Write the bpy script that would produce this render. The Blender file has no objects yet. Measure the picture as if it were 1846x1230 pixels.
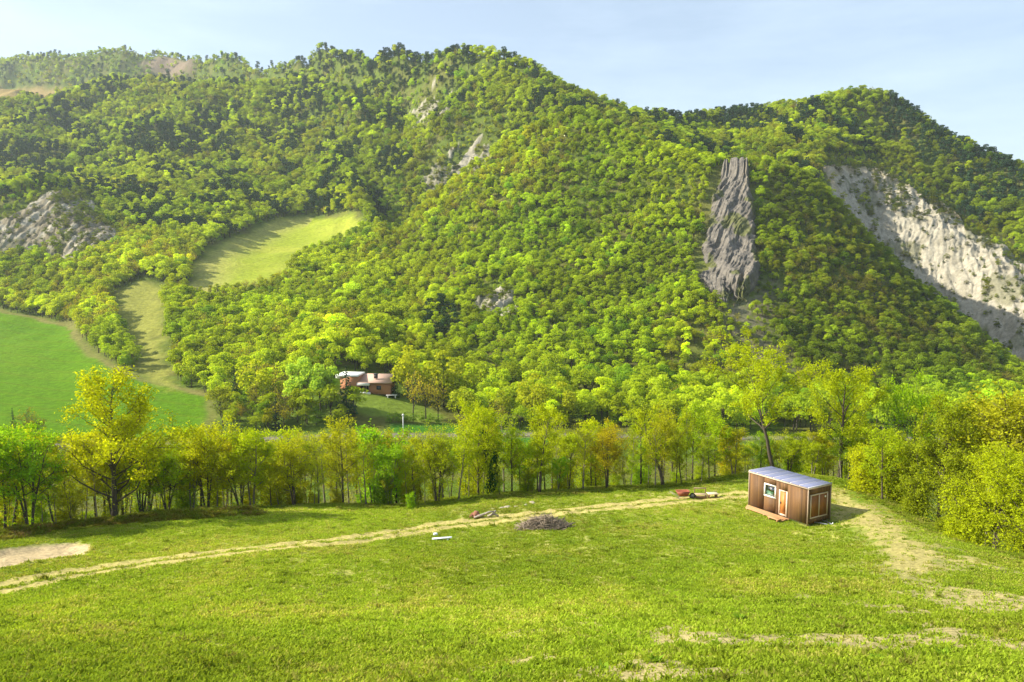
import bpy, math, random
import numpy as np
from math import radians as R

# ------------------------------------------------------------------ camera
scn = bpy.context.scene
F, PITCH, PW, PH = 1400.0, R(5.5), 1846.0, 1230.0
cam_d = bpy.data.cameras.new('camera'); cam = bpy.data.objects.new('camera', cam_d)
scn.collection.objects.link(cam); scn.camera = cam
cam_d.sensor_width = 36.0; cam_d.lens = 36.0*F/PW
cam_d.clip_start = 0.5; cam_d.clip_end = 20000
cam.location = (0, 0, 0); cam.rotation_euler = (R(90)-PITCH, 0, 0)

# ------------------------------------------------------------------ world + sun
SUN_EL, SUN_AZ = R(34), R(-88)           # azimuth measured clockwise from +Y
world = bpy.data.worlds.new('World'); scn.world = world; world.use_nodes = True
wn, wl = world.node_tree.nodes, world.node_tree.links
bg = wn['Background']
sky = wn.new('ShaderNodeTexSky'); sky.sky_type = 'NISHITA'; sky.sun_disc = False
sky.sun_elevation = SUN_EL; sky.sun_rotation = SUN_AZ; sky.altitude = 300
sky.air_density = 1.0; sky.dust_density = 2.5; sky.ozone_density = 1.5
# very thin high cloud veils, mixed into the sky itself
tc = wn.new('ShaderNodeTexCoord'); mp = wn.new('ShaderNodeMapping'); mp.inputs['Scale'].default_value = (1.2, 1.2, 6.0)
mp.inputs['Rotation'].default_value = (0.12, 0.1, 0)
nz = wn.new('ShaderNodeTexNoise'); nz.inputs['Scale'].default_value = 2.6; nz.inputs['Detail'].default_value = 6; nz.inputs['Roughness'].default_value = .62
rp = wn.new('ShaderNodeValToRGB'); rp.color_ramp.elements[0].position = .42; rp.color_ramp.elements[1].position = .85
rp.color_ramp.elements[0].color = (0.22,)*3+(1,); rp.color_ramp.elements[1].color = (0.50,)*3+(1,)
mx = wn.new('ShaderNodeMix'); mx.data_type = 'RGBA'
wl.new(tc.outputs['Generated'], mp.inputs['Vector']); wl.new(mp.outputs[0], nz.inputs['Vector']); wl.new(nz.outputs['Fac'], rp.inputs[0])
wl.new(rp.outputs[0], mx.inputs['Factor']); wl.new(sky.outputs[0], mx.inputs['A']); mx.inputs['B'].default_value = (6.2, 7.3, 8.4, 1)
wl.new(mx.outputs['Result'], bg.inputs['Color']); bg.inputs['Strength'].default_value = 0.085

sd = bpy.data.lights.new('sun', 'SUN'); sun = bpy.data.objects.new('sun', sd); scn.collection.objects.link(sun)
sd.energy = 4.8; sd.angle = R(0.5); sd.color = (1.0, .93, .80)
sdir = np.array([math.sin(SUN_AZ)*math.cos(SUN_EL), math.cos(SUN_AZ)*math.cos(SUN_EL), math.sin(SUN_EL)])
from mathutils import Vector, Matrix
sun.rotation_euler = Vector(sdir).to_track_quat('Z', 'Y').to_euler()
sun.location = (-300, 60, 300)

scn.view_settings.view_transform = 'Standard'; scn.view_settings.look = 'None'
scn.view_settings.exposure = 1.15; scn.view_settings.gamma = 1
scn.render.engine = 'CYCLES'
scn.cycles.max_bounces = 6; scn.cycles.diffuse_bounces = 3; scn.cycles.transmission_bounces = 4
scn.cycles.volume_bounces = 1; scn.cycles.use_denoising = True

HAZE = 0.00009

# ------------------------------------------------------------------ helpers
rng = np.random.default_rng(11)
random.seed(4)
link = scn.collection.objects.link

def ray(u, v):
    yu = -(np.asarray(v, float)-PH/2)/F
    Y = math.cos(PITCH)+yu*math.sin(PITCH); Z = -math.sin(PITCH)+yu*math.cos(PITCH)
    return ((np.asarray(u, float)-PW/2)/F)/Y, Z/Y          # a = X/Y, slope = Z/Y

def to_pix(X, Y, Z):
    dep = Y*math.cos(PITCH)-Z*math.sin(PITCH); up = Y*math.sin(PITCH)+Z*math.cos(PITCH)
    return PW/2+F*X/dep, PH/2-F*up/dep

def _hash(ix, iy, s):
    h = (ix.astype(np.int64)*374761393 + iy.astype(np.int64)*668265263 + s*1274126177) & 0xffffffff
    h = ((h ^ (h >> 13))*1274126177) & 0xffffffff
    return ((h ^ (h >> 16)) & 0xffffff)/float(0xffffff)

def vnoise(x, y, s=0):
    ix, iy = np.floor(x), np.floor(y); fx, fy = x-ix, y-iy
    fx = fx*fx*(3-2*fx); fy = fy*fy*(3-2*fy)
    a = _hash(ix, iy, s); b = _hash(ix+1, iy, s); c = _hash(ix, iy+1, s); d = _hash(ix+1, iy+1, s)
    return (a+(b-a)*fx)*(1-fy)+(c+(d-c)*fx)*fy

def fbm(x, y, wl_, octv=4, s=0, gain=.5):            # about -1..1
    t = 0; am = 1; n = 0; f = 1.0/wl_
    for k in range(octv):
        t = t+am*(2*vnoise(x*f+17.3*k, y*f-9.1*k, s+k)-1); n += am; am *= gain; f *= 2.03
    return t/n*1.6

def sstep(e0, e1, x):
    t = np.clip((x-e0)/(e1-e0), 0, 1); return t*t*(3-2*t)

# ------------------------------------------------------------------ terrain
# Each column: forward distance and either the height seen (v) or a plain z.
BROW = [(-300, 985, 46), (0, 968, 49), (120, 955, 52), (200, 945, 54), (330, 926, 59), (480, 921, 61), (600, 916, 62), (740, 914, 62), (900, 893, 65), (1100, 881, 67), (1250, 872, 69),
        (1350, 862, 71), (1450, 862, 70), (1500, 868, 67), (1560, 890, 60), (1620, 925, 54), (1680, 960, 48), (1760, 1000, 42), (1846, 1020, 38.5), (2100, 1050, 34), (2400, 1060, 33)]
def Zt(z, Y): return ('z', z, Y)
COLS = {
 -400: [(600,380),(500,450),(400,540),(330,640),(240,850),(175,1050),(110,1500)],
 0:    [(568,420),(480,480),(335,560),(325,650),(235,850),(172,1050),(100,1500)],
 100:  [(580,400),(475,475),(338,560),(318,660),(235,850),(180,1030),(104,1450)],
 200:  [(665,285),(540,400),(420,510),(320,680),(240,850),(150,1080),(92,1400)],
 300:  [(700,258),(560,360),(430,500),(320,670),(230,850),(150,1080),(94,1380)],
 400:  [(725,238),(525,395),(420,520),(320,670),(230,830),(160,1000),(112,1280)],
 500:  [(735,225),(520,400),(390,600),(300,720),(220,840),(150,960),(118,1120)],
 600:  [(712,222),(545,370),(395,590),(310,690),(230,790),(150,880),(98,980)],
 700:  [(722,225),(560,350),(485,420),(435,485),Zt(3,545),(260,690),(106,850)],
 780:  [(722,235),(560,340),(450,430),(350,510),Zt(27,565),(215,680),(100,775)],
 860:  [(715,250),(560,335),(420,420),(288,525),Zt(48,580),(175,670),(86,725)],
 950:  [(705,260),(560,330),(400,415),(228,525),Zt(74,580),(160,650),(112,695)],
 1040: [(700,265),(560,330),(400,405),(190,520),Zt(88,570),(182,610),(157,665)],
 1130: [(702,265),(565,325),(400,398),(235,475),Zt(70,530),(210,600),(188,655)],
 1200: [(705,265),(570,320),(400,390),(266,440),Zt(66,500),Zt(92,570),(207,650)],
 1300: [(715,265),(580,310),(400,380),(278,428),Zt(46,500),Zt(88,600),(200,700)],
 1390: [(720,262),(590,310),(420,375),(282,425),Zt(45,480),Zt(92,580),(188,690)],
 1480: [(730,258),(600,310),(450,370),(325,420),Zt(28,460),(262,560),(180,650)],
 1550: [(740,255),(620,305),(500,360),(400,410),Zt(0,455),(305,560),(158,670)],
 1600: [(747,252),(635,302),(535,355),(450,402),Zt(-14,450),(322,560),(172,665)],
 1650: [(755,250),(650,300),(570,350),(503,395),Zt(-32,440),(368,525),(202,635)],
 1750: [(775,245),(690,290),(640,330),(588,370),Zt(-49,408),(440,480),(260,600)],
 1846: [(790,240),(730,275),(700,305),(662,340),Zt(-58,372),(510,430),(299,560)],
 2000: [(800,240),(760,270),(740,300),(725,330),Zt(-66,380),(600,410),(380,540)],
 2400: [(800,240),(775,270),(760,300),(750,330),Zt(-66,380),(620,410),(450,540)],
}
AG = np.linspace(-1.1, 1.1, 1101)
def layer(pts, drop=0.0):
    """pts: (u, v|None, z|None, Y) -> tables of Y and z on the azimuth grid"""
    A, YY, ZZ = [], [], []
    for u, v, z, Y in pts:
        if v is None: a = (u-PW/2)/F/0.985; zz = z
        else:
            a, s = ray(u, v); zz = s*Y-drop
        A.append(float(a)); YY.append(Y); ZZ.append(float(zz))
    o = np.argsort(A); A, YY, ZZ = np.array(A)[o], np.array(YY, float)[o], np.array(ZZ)[o]
    Yt, Zt_ = np.interp(AG, A, YY), np.interp(AG, A, ZZ)
    k = np.exp(-.5*(np.arange(-30, 31)/7.0)**2); k /= k.sum()
    sm = lambda t: np.convolve(np.pad(t, 30, 'edge'), k, 'valid')
    return sm(Yt), sm(Zt_)
LAY = []
US = sorted(COLS)
LAY.append(layer([(u, None, -4.6, 2.0) for u in US]))
LAY.append(layer([(-300, 1230, None, 19), (300, 1230, None, 19), (900, 1230, None, 17.5), (1846, 1230, None, 15.5), (2200, 1230, None, 15)]))
LAY.append(layer([(-300, 1100, None, 29), (0, 1085, None, 30.5), (900, 1080, None, 30), (1500, 1075, None, 29.5), (1846, 1110, None, 25), (2200, 1120, None, 24)]))
bY, bZ = layer([(u, v, None, Y) for u, v, Y in BROW])
LAY.append(layer([(-300, 1020, None, 38.5), (0, 1015, None, 39.5), (400, 990, None, 43), (900, 958, None, 47), (1200, 951, None, 49), (1450, 955, None, 51), (1600, 960, None, 46.5), (1846, 1060, None, 32), (2200, 1080, None, 29.5)]))
LAY.append((bY, bZ))
LAY.append((bY+9, bZ-2.6)); LAY.append((bY+26, bZ-11.5))
LAY.append(layer([(u, None, -43.5, 135) for u in US]))
LAY.append(layer([(u, 792, None, 196) for u in US]))
DROPS = [0, 2, 4, 7, 6, 6, 7]
for k in range(7):
    pts = []
    for u in US:
        c = COLS[u][k]
        pts.append((u, None, c[1], c[2]) if c[0] == 'z' else (u, c[0], None, c[1]))
    LAY.append(layer(pts, DROPS[k]))
gY, gZ = LAY[-1]; fY_, fZ_ = LAY[-2]
_ud = AG*F*.985+PW/2
LAY.insert(-1, ((fY_*.45+gY*.55), (fZ_*.6+gZ*.4)-np.interp(_ud, [-300, 300, 430, 560, 700, 1300], [70, 62, 34, 10, 0, 0])))
LAY.append((gY+60, gZ-8)); LAY.append((gY+320, gZ-110)); LAY.append((gY*0+2600, gZ*0+20)); LAY.append((gY*0+6000, gZ*0))
LY = np.array([l[0] for l in LAY]); LZ = np.array([l[1] for l in LAY])
for k in range(1, len(LY)): LY[k] = np.maximum(LY[k], LY[k-1]+1.0)

# cabin pose (from its corners): near corner, axis of the long wall
CX, CY, CZ, CYAW, CL, CWD, CH = 20.72, 53.0, -18.20, 2.105, 5.35, 2.4, 2.66
cd = np.array([math.cos(CYAW), math.sin(CYAW)]); cn = -np.array([cd[1], -cd[0]])
if cn[0] < 0: cn = -cn
cab_c = np.array([CX, CY])+cd*CL/2+cn*CWD/2

def baseH(X, Y):
    a = np.clip(X/np.maximum(Y, 8.0), -1.1, 1.1)
    fi = (a-AG[0])/(AG[1]-AG[0]); i0 = np.clip(fi.astype(int), 0, len(AG)-2); w = fi-i0
    ky = LY[:, i0]*(1-w)+LY[:, i0+1]*w; kz = LZ[:, i0]*(1-w)+LZ[:, i0+1]*w
    h = ky[1:]-ky[:-1]; d = (kz[1:]-kz[:-1])/h
    m = np.zeros_like(kz); m[0] = d[0]; m[-1] = d[-1]
    w1 = 2*h[1:]+h[:-1]; w2 = h[1:]+2*h[:-1]
    same = d[1:]*d[:-1] > 0
    with np.errstate(divide='ignore', invalid='ignore'):
        mm = (w1+w2)/(w1/d[:-1]+w2/d[1:])
    m[1:-1] = np.where(same, mm, 0)
    Yc = np.clip(Y, ky[0], ky[-1])
    j = np.clip((ky <= Yc[None]).sum(0)-1, 0, len(LY)-2); ar = np.arange(len(Y))
    t = (Yc-ky[j, ar])/h[j, ar]; hh = h[j, ar]
    z = (2*t**3-3*t*t+1)*kz[j, ar]+(t**3-2*t*t+t)*hh*m[j, ar]+(-2*t**3+3*t*t)*kz[j+1, ar]+(t**3-t*t)*hh*m[j+1, ar]
    return z+np.where(Y < 2, (2-Y)*.12, 0)

def brow_y(X, Y):
    a = np.clip(X/np.maximum(Y, 8.0), -1.1, 1.1)
    return np.interp(a, AG, bY)

BADR = []      # filled below: polygons of bare ground with gullies
def sdf(poly, X, Y):
    """signed distance to a polygon, negative inside"""
    P = np.asarray(poly, float); d2 = np.full(X.shape, 1e18); ins = np.zeros(X.shape, bool)
    for i in range(len(P)):
        a, b = P[i], P[(i+1) % len(P)]; e = b-a
        wx, wy = X-a[0], Y-a[1]; t = np.clip((wx*e[0]+wy*e[1])/(e@e+1e-9), 0, 1)
        d2 = np.minimum(d2, (wx-e[0]*t)**2+(wy-e[1]*t)**2)
        c = ((a[1] > Y) != (b[1] > Y)) & (X < (b[0]-a[0])*(Y-a[1])/(b[1]-a[1]+1e-12)+a[0])
        ins ^= c
    d = np.sqrt(d2); return np.where(ins, -d, d)
def pldist(pts, X, Y):
    P = np.asarray(pts, float); d2 = np.full(X.shape, 1e18)
    for i in range(len(P)-1):
        a, b = P[i], P[i+1]; e = b-a
        wx, wy = X-a[0], Y-a[1]; t = np.clip((wx*e[0]+wy*e[1])/(e@e+1e-9), 0, 1)
        d2 = np.minimum(d2, (wx-e[0]*t)**2+(wy-e[1]*t)**2)
    return np.sqrt(d2)

def H0(X, Y):
    X = np.asarray(X, float); Y = np.asarray(Y, float)
    z = baseH(X, Y)
    by = brow_y(X, Y)
    near = 1-sstep(-3, 6, Y-by)
    # meadow: soft undulation; hill: broad gullies and knolls
    z = z+near*(0.10*fbm(X, Y, 7, 3, 3)+0.065*fbm(X, Y, .95, 3, 5)+.55*fbm(X, Y, 19, 2, 8)+.03*np.sin((X+.12*Y+.6*fbm(X, Y, 9, 2, 9))*2.6)*sstep(-16, -8, X)*sstep(14, 4, X))*sstep(4, 14, Y)
    hill = sstep(235, 420, Y)
    z = z+(1-near)*sstep(150, 60, Y)*0.5*fbm(X, Y, 9, 3, 12)
    amp = hill*(3.0+9.0*sstep(450, 1000, Y)*sstep(0, -160, X-.05*Y)+3.0*sstep(480, 900, Y))
    wx = X+14*fbm(X, Y, 90, 2, 21); wy = Y+14*fbm(X, Y, 90, 2, 22)
    g = fbm(wx, wy*.6, 75, 4, 30)
    rd = 1-2*np.abs(fbm(wx, wy*.45, 60, 3, 41))
    z = z+amp*(g*.8+rd*.5)
    pad = 1-sstep(2.6, 5.5, np.hypot(X-cab_c[0], Y-cab_c[1]))
    z = z*(1-pad)+(CZ+0.02)*pad
    return z

def chunked(fn, X, Y, n=200000):
    sh = np.shape(X); X = np.ravel(X).astype(float); Y = np.ravel(Y).astype(float)
    out = np.concatenate([fn(X[i:i+n], Y[i:i+n]) for i in range(0, len(X), n)]) if len(X) else X
    return out.reshape(sh)

_ys = np.concatenate([np.arange(9, 80, .25), np.arange(80, 800, 1.0), np.arange(800, 1800, 3.0)])
def world_at(u, v, ymin=9):
    """first ground point met by the sight line through a photo point"""
    a, s = ray(u, v); ys = _ys[_ys >= ymin]
    h = H0(a*ys, ys); hit = np.nonzero(h >= s*ys)[0]
    i = hit[0] if len(hit) else int(np.argmin(np.abs(h-s*ys)))
    return float(a*ys[i]), float(ys[i])
def poly_at(pts, ymin=9): return [world_at(u, v, ymin) for u, v in pts]

# named patches of ground, given where they lie and turned into ground polygons
TRACK = poly_at([(-150, 1090), (0, 1062), (100, 1042), (200, 1024), (300, 1009), (400, 998), (500, 988), (600, 977), (700, 963), (800, 949), (900, 938), (1000, 926), (1100, 914), (1200, 906), (1270, 900), (1340, 893)])
TRACK2 = poly_at([(1500, 893), (1540, 912), (1580, 940), (1620, 975), (1660, 1005)])
TRACK3 = poly_at([(1510, 925), (1550, 935), (1600, 968), (1630, 1005), (1640, 1030)])
WORN = poly_at([(1500, 880), (1540, 885), (1600, 915), (1680, 960), (1770, 1010), (1700, 1040), (1620, 1030), (1560, 985), (1505, 945)])
SAND = poly_at([(-120, 1010), (0, 990), (60, 982), (140, 978), (165, 985), (150, 1000), (60, 1010), (0, 1025), (-120, 1045)])
BERM = poly_at([(-120, 980), (0, 972), (100, 955), (200, 945), (330, 932), (440, 926)])
CROP = [(-330, 470), (-300, 196)]+[(x, 196.) for x in (-200, -120)]+poly_at([(350, 792), (375, 745), (368, 716), (300, 698), (250, 690), (200, 668), (160, 642), (135, 615), (120, 590), (60, 575), (0, 565)], 150)
UPFIELD = poly_at([(650, 392), (655, 410), (560, 455), (505, 500), (440, 520), (345, 530), (350, 495), (365, 465), (400, 440), (470, 412), (510, 395), (560, 390)], 150)
STRIP = poly_at([(302, 640), (290, 600), (292, 515), (250, 505), (205, 530), (212, 560), (226, 600), (250, 650), (262, 690), (305, 705)], 150)
TANF = poly_at([(-150, 158), (0, 154), (60, 158), (120, 165), (95, 174), (80, 184), (0, 180), (-150, 184)], 600)
LAWN = poly_at([(640, 712), (700, 712), (740, 720), (770, 735), (800, 750), (790, 762), (740, 762), (690, 757), (650, 745)], 150)
GREENP = poly_at([(690, 768), (800, 765), (1000, 790), (1000, 800), (690, 792)], 150)
BAD_L = poly_at([(-60, 400), (0, 400), (60, 375), (120, 350), (150, 350), (170, 385), (215, 430), (205, 462), (150, 470), (80, 462), (40, 450), (-60, 470)], 300)
BAD_R = [world_at(u, v, y) for u, v, y in [(1478, 300, 438), (1510, 300, 438), (1580, 303, 438), (1604, 320, 438), (1690, 366, 430), (1770, 428, 410), (1846, 480, 380), (1960, 545, 365), (1960, 720, 352), (1846, 668, 358), (1760, 610, 385), (1690, 560, 405), (1620, 500, 425), (1560, 440, 435), (1520, 385, 438), (1490, 345, 438)]]
SCAR1 = poly_at([(745, 335), (790, 300), (830, 280), (880, 275), (885, 318), (830, 322), (800, 350), (770, 345)], 300)
SCAR2 = poly_at([(735, 200), (780, 180), (812, 170), (805, 205), (770, 222)], 300)
SCAR3 = poly_at([(835, 575), (875, 540), (915, 518), (945, 515), (930, 545), (890, 565), (900, 590), (865, 590)], 200)
SCAR4 = poly_at([(240, 115), (300, 100), (352, 96), (345, 140), (300, 145), (265, 130)], 900)
SLAB = poly_at([(1310, 298), (1335, 298), (1352, 330), (1360, 420), (1362, 500), (1345, 550), (1330, 575), (1300, 550), (1258, 515), (1262, 450), (1276, 385), (1285, 320)], 240)
SCREE = poly_at([(1290, 560), (1345, 540), (1390, 480), (1405, 520), (1395, 600), (1420, 660), (1470, 700), (1400, 705), (1340, 665), (1305, 610)], 240)
ROAD = poly_at([(-400, 808), (0, 806), (250, 804), (330, 801), (480, 793), (690, 787), (950, 785), (1300, 791), (1450, 791), (1700, 793), (2100, 793)], 120)

CUR = {}
def bad_mask(X, Y):
    j = 2.5*fbm(X, Y, 9, 3, 61)
    m = 0*X
    for P, w in ((BAD_L, 5), (BAD_R, 6)):
        m = np.maximum(m, 1-sstep(-w, w*.3, sdf(P, X+j*2, Y+j*2)))
    for P in (SCAR1, SCAR2, SCAR3):
        k = 2.2*fbm(X, Y, 16, 3, 64)
        m = np.maximum(m, .8*(1-sstep(-2.5, 2.0, sdf(P, X+j*3+k*3, Y+j*3)))*sstep(.10, .28, .5+.5*fbm(X, Y*.6, 9, 3, 66)))
    return m
def H(X, Y):
    X = np.asarray(X, float); Y = np.asarray(Y, float)
    z = H0(X, Y)
    far = Y > 200
    if far.any():
        x, y = X[far], Y[far]
        m = bad_mask(x, y)
        zz = z[far]
        # gullies follow the fall line: nearly down the sight line, slanting a little
        s = x*.93-y*.36+3.5*fbm(x, y, 17, 3, 71)
        rib = np.abs(((s/7.5) % 1)*2-1); rib2 = np.abs(((s/2.9+.3*fbm(x, y, 8, 2, 76)) % 1)*2-1)
        zz = zz+m*(2.6*rib*(.3+.7*vnoise(x/15, y/15, 73))+1.5*rib2**1.5*(.3+.7*vnoise(x/9, y/9, 74))+.9*np.abs(((s/1.35+.5*fbm(x, y, 5, 2, 79)) % 1)*2-1)+1.6*fbm(x, y, 5, 4, 77)+1.0)
        z = z.copy(); z[far] = zz
    nb = Y < 80
    if nb.any():
        x, y = X[nb], Y[nb]
        z = z.copy()
        z[nb] += .35*(1-sstep(.0, 1.6, pldist(BERM, x, y)))*(.6+.8*vnoise(x*1.3, y*1.3, 91))-.3*(1-sstep(-1.0, .3, sdf(SAND, x, y)))
        td = pldist(TRACK, x, y); z[nb] += -.05*np.exp(-((td-.75)/.25)**2)
    return z
def h1(x, y): return float(H(np.array([x]), np.array([y]))[0])

# ---- ground albedo per vertex -------------------------------------------------
def mixc(c, m, col):
    return c*(1-m[:, None])+np.asarray(col)[None]*m[:, None]
def albedo(X, Y):
    n = len(X); by = brow_y(X, Y)
    n1 = .5+.5*fbm(X, Y, 14, 4, 101); n2 = .5+.5*fbm(X, Y, 2.4, 4, 105); n3 = .5+.5*fbm(X+2*n2, Y*.5, 1.1, 3, 109)
    c = np.tile(np.array([.162, .228, .020]), (n, 1))                           # spring grass
    c = mixc(c, .7*sstep(.35, .75, n1*.6+n2*.4), (.235, .26, .022))
    c = mixc(c, .75*sstep(.48, .8, n3*.6+(.5+.5*fbm(X, Y*.7, 5, 3, 118))*.4), (.38, .36, .09))                      # last year's straw
    c = mixc(c, .55*sstep(.55, .85, (1-n2)*.6+(1-n1)*.4), (.085, .15, .010))
    stripe = sstep(.2, .9, np.sin((X+.12*Y+.6*fbm(X, Y, 9, 2, 9))*2.6))*sstep(.45, .7, .5+.5*fbm(X, Y, 8, 3, 119))*sstep(-16, -8, X)*sstep(14, 4, X)
    c = mixc(c, .55*stripe, (.40, .36, .11))
    c = mixc(c, .45*sstep(.55, .85, .5+.5*fbm(X, Y*1.4, 17, 3, 121)), (.105, .165, .012))
    # drier, thin turf: low on the near slope and round the cabin and brow
    dry = np.clip(sstep(32, 19, Y-X*.42+6*(n1-.5)), 0, 1)*sstep(-6, 3, X)
    c = mixc(c, dry*sstep(.46, .58, n2)*.9, (.37, .305, .14))
    dcab = np.hypot(X-27, (Y-52)*1.0)
    c = mixc(c, .6*sstep(15, 4, dcab)*sstep(.3, .7, n2*.6+n1*.4)*sstep(0, 3, X-cab_c[0]-.5), (.32, .28, .09))
    c = mixc(c, .5*sstep(9, 1, np.hypot((X-16)*.6, (Y-62)*1.3))*sstep(.2, .5, n2)*1.4, (.42, .37, .12))
    edge = np.exp(-((Y-by)/3.0)**2)
    c = mixc(c, .5*edge*sstep(.4, .75, n2), (.20, .15, .06))
    td = pldist(TRACK, X, Y); jt = .35*(n3-.5)+.25*fbm(X, Y, .6, 2, 130)
    tm = (1-sstep(1.2, 1.65, td+jt))*(Y < 90)
    c = mixc(c, .93*tm, (.45, .375, .13))
    c = mixc(c, .85*np.exp(-(td/.27)**2)*sstep(.2,.5,n2)*(Y < 90), (.30, .29, .08))
    worn = (1-sstep(-2.5, 2.5, sdf(WORN, X, Y)+jt*4))*(Y < 90)
    c = mixc(c, worn*.6*sstep(.36, .6, n2*.7+n3*.3), (.34, .28, .11))
    t2 = np.minimum(pldist(TRACK2, X, Y), pldist(TRACK3, X, Y))
    c = mixc(c, .85*(1-sstep(.45, 1.1, t2+jt*1.5))*(Y < 90)*sstep(.15, .5, n2+.15), (.36, .31, .11))
    sm = (1-sstep(-.25, .25, sdf(SAND, X, Y)+.6*jt))*(Y < 90)
    c = mixc(c, sm, (.46, .36, .20))
    bm = (1-sstep(.3, 1.5, pldist(BERM, X, Y)+jt))*(Y < 90)
    c = mixc(c, .85*bm*sstep(.25, .5, n2), (.11, .08, .035))
    # beyond the brow
    out = sstep(1, 8, Y-by)
    c = mixc(c, out, (.085, .13, .014))
    c = mixc(c, out*sstep(.45, .7, n1)*.6, (.13, .11, .03))
    far = sstep(225, 290, Y)
    ff = mixc(np.tile(np.array([.095, .13, .018]), (n, 1)), sstep(.4, .8, n1), (.12, .125, .03))
    c = c*(1-far[:, None])+ff*far[:, None]
    j = 3*fbm(X, Y, 11, 3, 140)
    def patch(P, col, w=3.0, k=1.0, jit=1.0):
        return k*(1-sstep(-w, w, sdf(P, X+j*jit, Y+j*jit))), col
    fi = Y > 120
    def lay_(m, col):
        nonlocal c
        mm = np.zeros(n); mm[fi] = m[fi]; c = mixc(c, mm, col)
    ns = .5+.5*fbm(X*.3, Y, 16, 3, 150)
    m, _ = patch(CROP, 0, 1.0, 1, .3); lay_(m, (.080, .172, .002)); lay_(m*.7*sstep(.35, .8, ns), (.10, .185, .004)); lay_(m*.35*sstep(.75, .95, np.sin((X*.5+Y)*.55+.8*fbm(X, Y, 40, 2, 155))), (.10, .14, .006))
    sC = sdf(CROP, X+j*.3, Y+j*.3); lay_(np.exp(-((sC-1.5)/1.8)**2)*(.35+.5*ns), (.21, .19, .06))
    m, _ = patch(UPFIELD, 0, 5); lay_(m, (.25, .30, .025)); lay_(m*.7*sstep(.35, .75, ns), (.32, .34, .04))
    lay_(m*sstep(-30, -2, sdf(UPFIELD, X, Y))*.5*(X < np.mean([p[0] for p in UPFIELD])), (.34, .28, .12))
    m, _ = patch(STRIP, 0, 5); lay_(m, (.23, .235, .045))
    m, _ = patch(TANF, 0, 5, 1, .5); lay_(m, (.30, .22, .08))
    m, _ = patch(LAWN, 0, 2, 1, .5); lay_(m, (.15, .21, .025))
    m, _ = patch(GREENP, 0, 2, 1, .5); lay_(m, (.05, .15, .012))
    m, _ = patch(SCAR4, 0, 8); lay_(m*.9, (.20, .15, .11))
    m, _ = patch(SCREE, 0, 5, 1, 1.6); lay_(m*.7*sstep(.25, .5, n2), (.17, .145, .105))
    bmk = np.zeros(n); bmk[fi] = bad_mask(X[fi], Y[fi])
    g1 = .5+.5*fbm(X, Y, 6, 4, 160)
    lay_(sstep(.1, .6, bmk), (.34, .31, .235)); lay_(sstep(.1, .6, bmk)*sstep(.5, .75, g1)*.6, (.21, .19, .135)); lay_(.7*sstep(.1, .6, bmk)*(1-sstep(-6, 3, sdf(BAD_L, X, Y)))*sstep(.25, .55, g1)*1.2, (.19, .16, .10))
    lay_(sstep(.3, .9, bmk)*sstep(.50, .58, .5+.5*fbm(X+9, Y, 13, 4, 170))*.55, (.10, .105, .04))   # scrub holding on
    top = sstep(.1, .6, bmk)*sstep(14, 0, np.abs(sdf(BAD_R, X, Y)))*(Y > 520)
    lay_(top*.5, (.42, .31, .16))
    rd = pldist(ROAD, X, Y); lay_(1-sstep(2.0, 4.0, rd), (.17, .16, .06))
    return np.clip(c, 0, 1)

# ------------------------------------------------------------------ materials
def nodes_of(name):
    m = bpy.data.materials.new(name); m.use_nodes = True
    nt = m.node_tree; p = nt.nodes['Principled BSDF']
    return m, nt.nodes, nt.links, p
def simple(name, col, rough=.7, metal=0, noise=.15, scale=8, bump=0.0, stretch=(1, 1, 1), coord='Object', trans=None):
    m, N, L, p = nodes_of(name)
    tc = N.new('ShaderNodeTexCoord'); mp = N.new('ShaderNodeMapping'); mp.inputs['Scale'].default_value = stretch
    nz = N.new('ShaderNodeTexNoise'); nz.inputs['Scale'].default_value = scale; nz.inputs['Detail'].default_value = 5
    L.new(tc.outputs[coord], mp.inputs[0]); L.new(mp.outputs[0], nz.inputs['Vector'])
    mx = N.new('ShaderNodeMix'); mx.data_type = 'RGBA'
    lo = [max(0, c*(1-noise*1.6)) for c in col]; hi = [min(1, c*(1+noise*1.6)) for c in col]
    mx.inputs['A'].default_value = (*lo, 1); mx.inputs['B'].default_value = (*hi, 1)
    L.new(nz.outputs['Fac'], mx.inputs['Factor']); L.new(mx.outputs['Result'], p.inputs['Base Color'])
    p.inputs['Roughness'].default_value = rough; p.inputs['Metallic'].default_value = metal
    if bump:
        b = N.new('ShaderNodeBump'); b.inputs['Strength'].default_value = bump; b.inputs['Distance'].default_value = .05
        L.new(nz.outputs['Fac'], b.inputs['Height']); L.new(b.outputs[0], p.inputs['Normal'])
    return m
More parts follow.
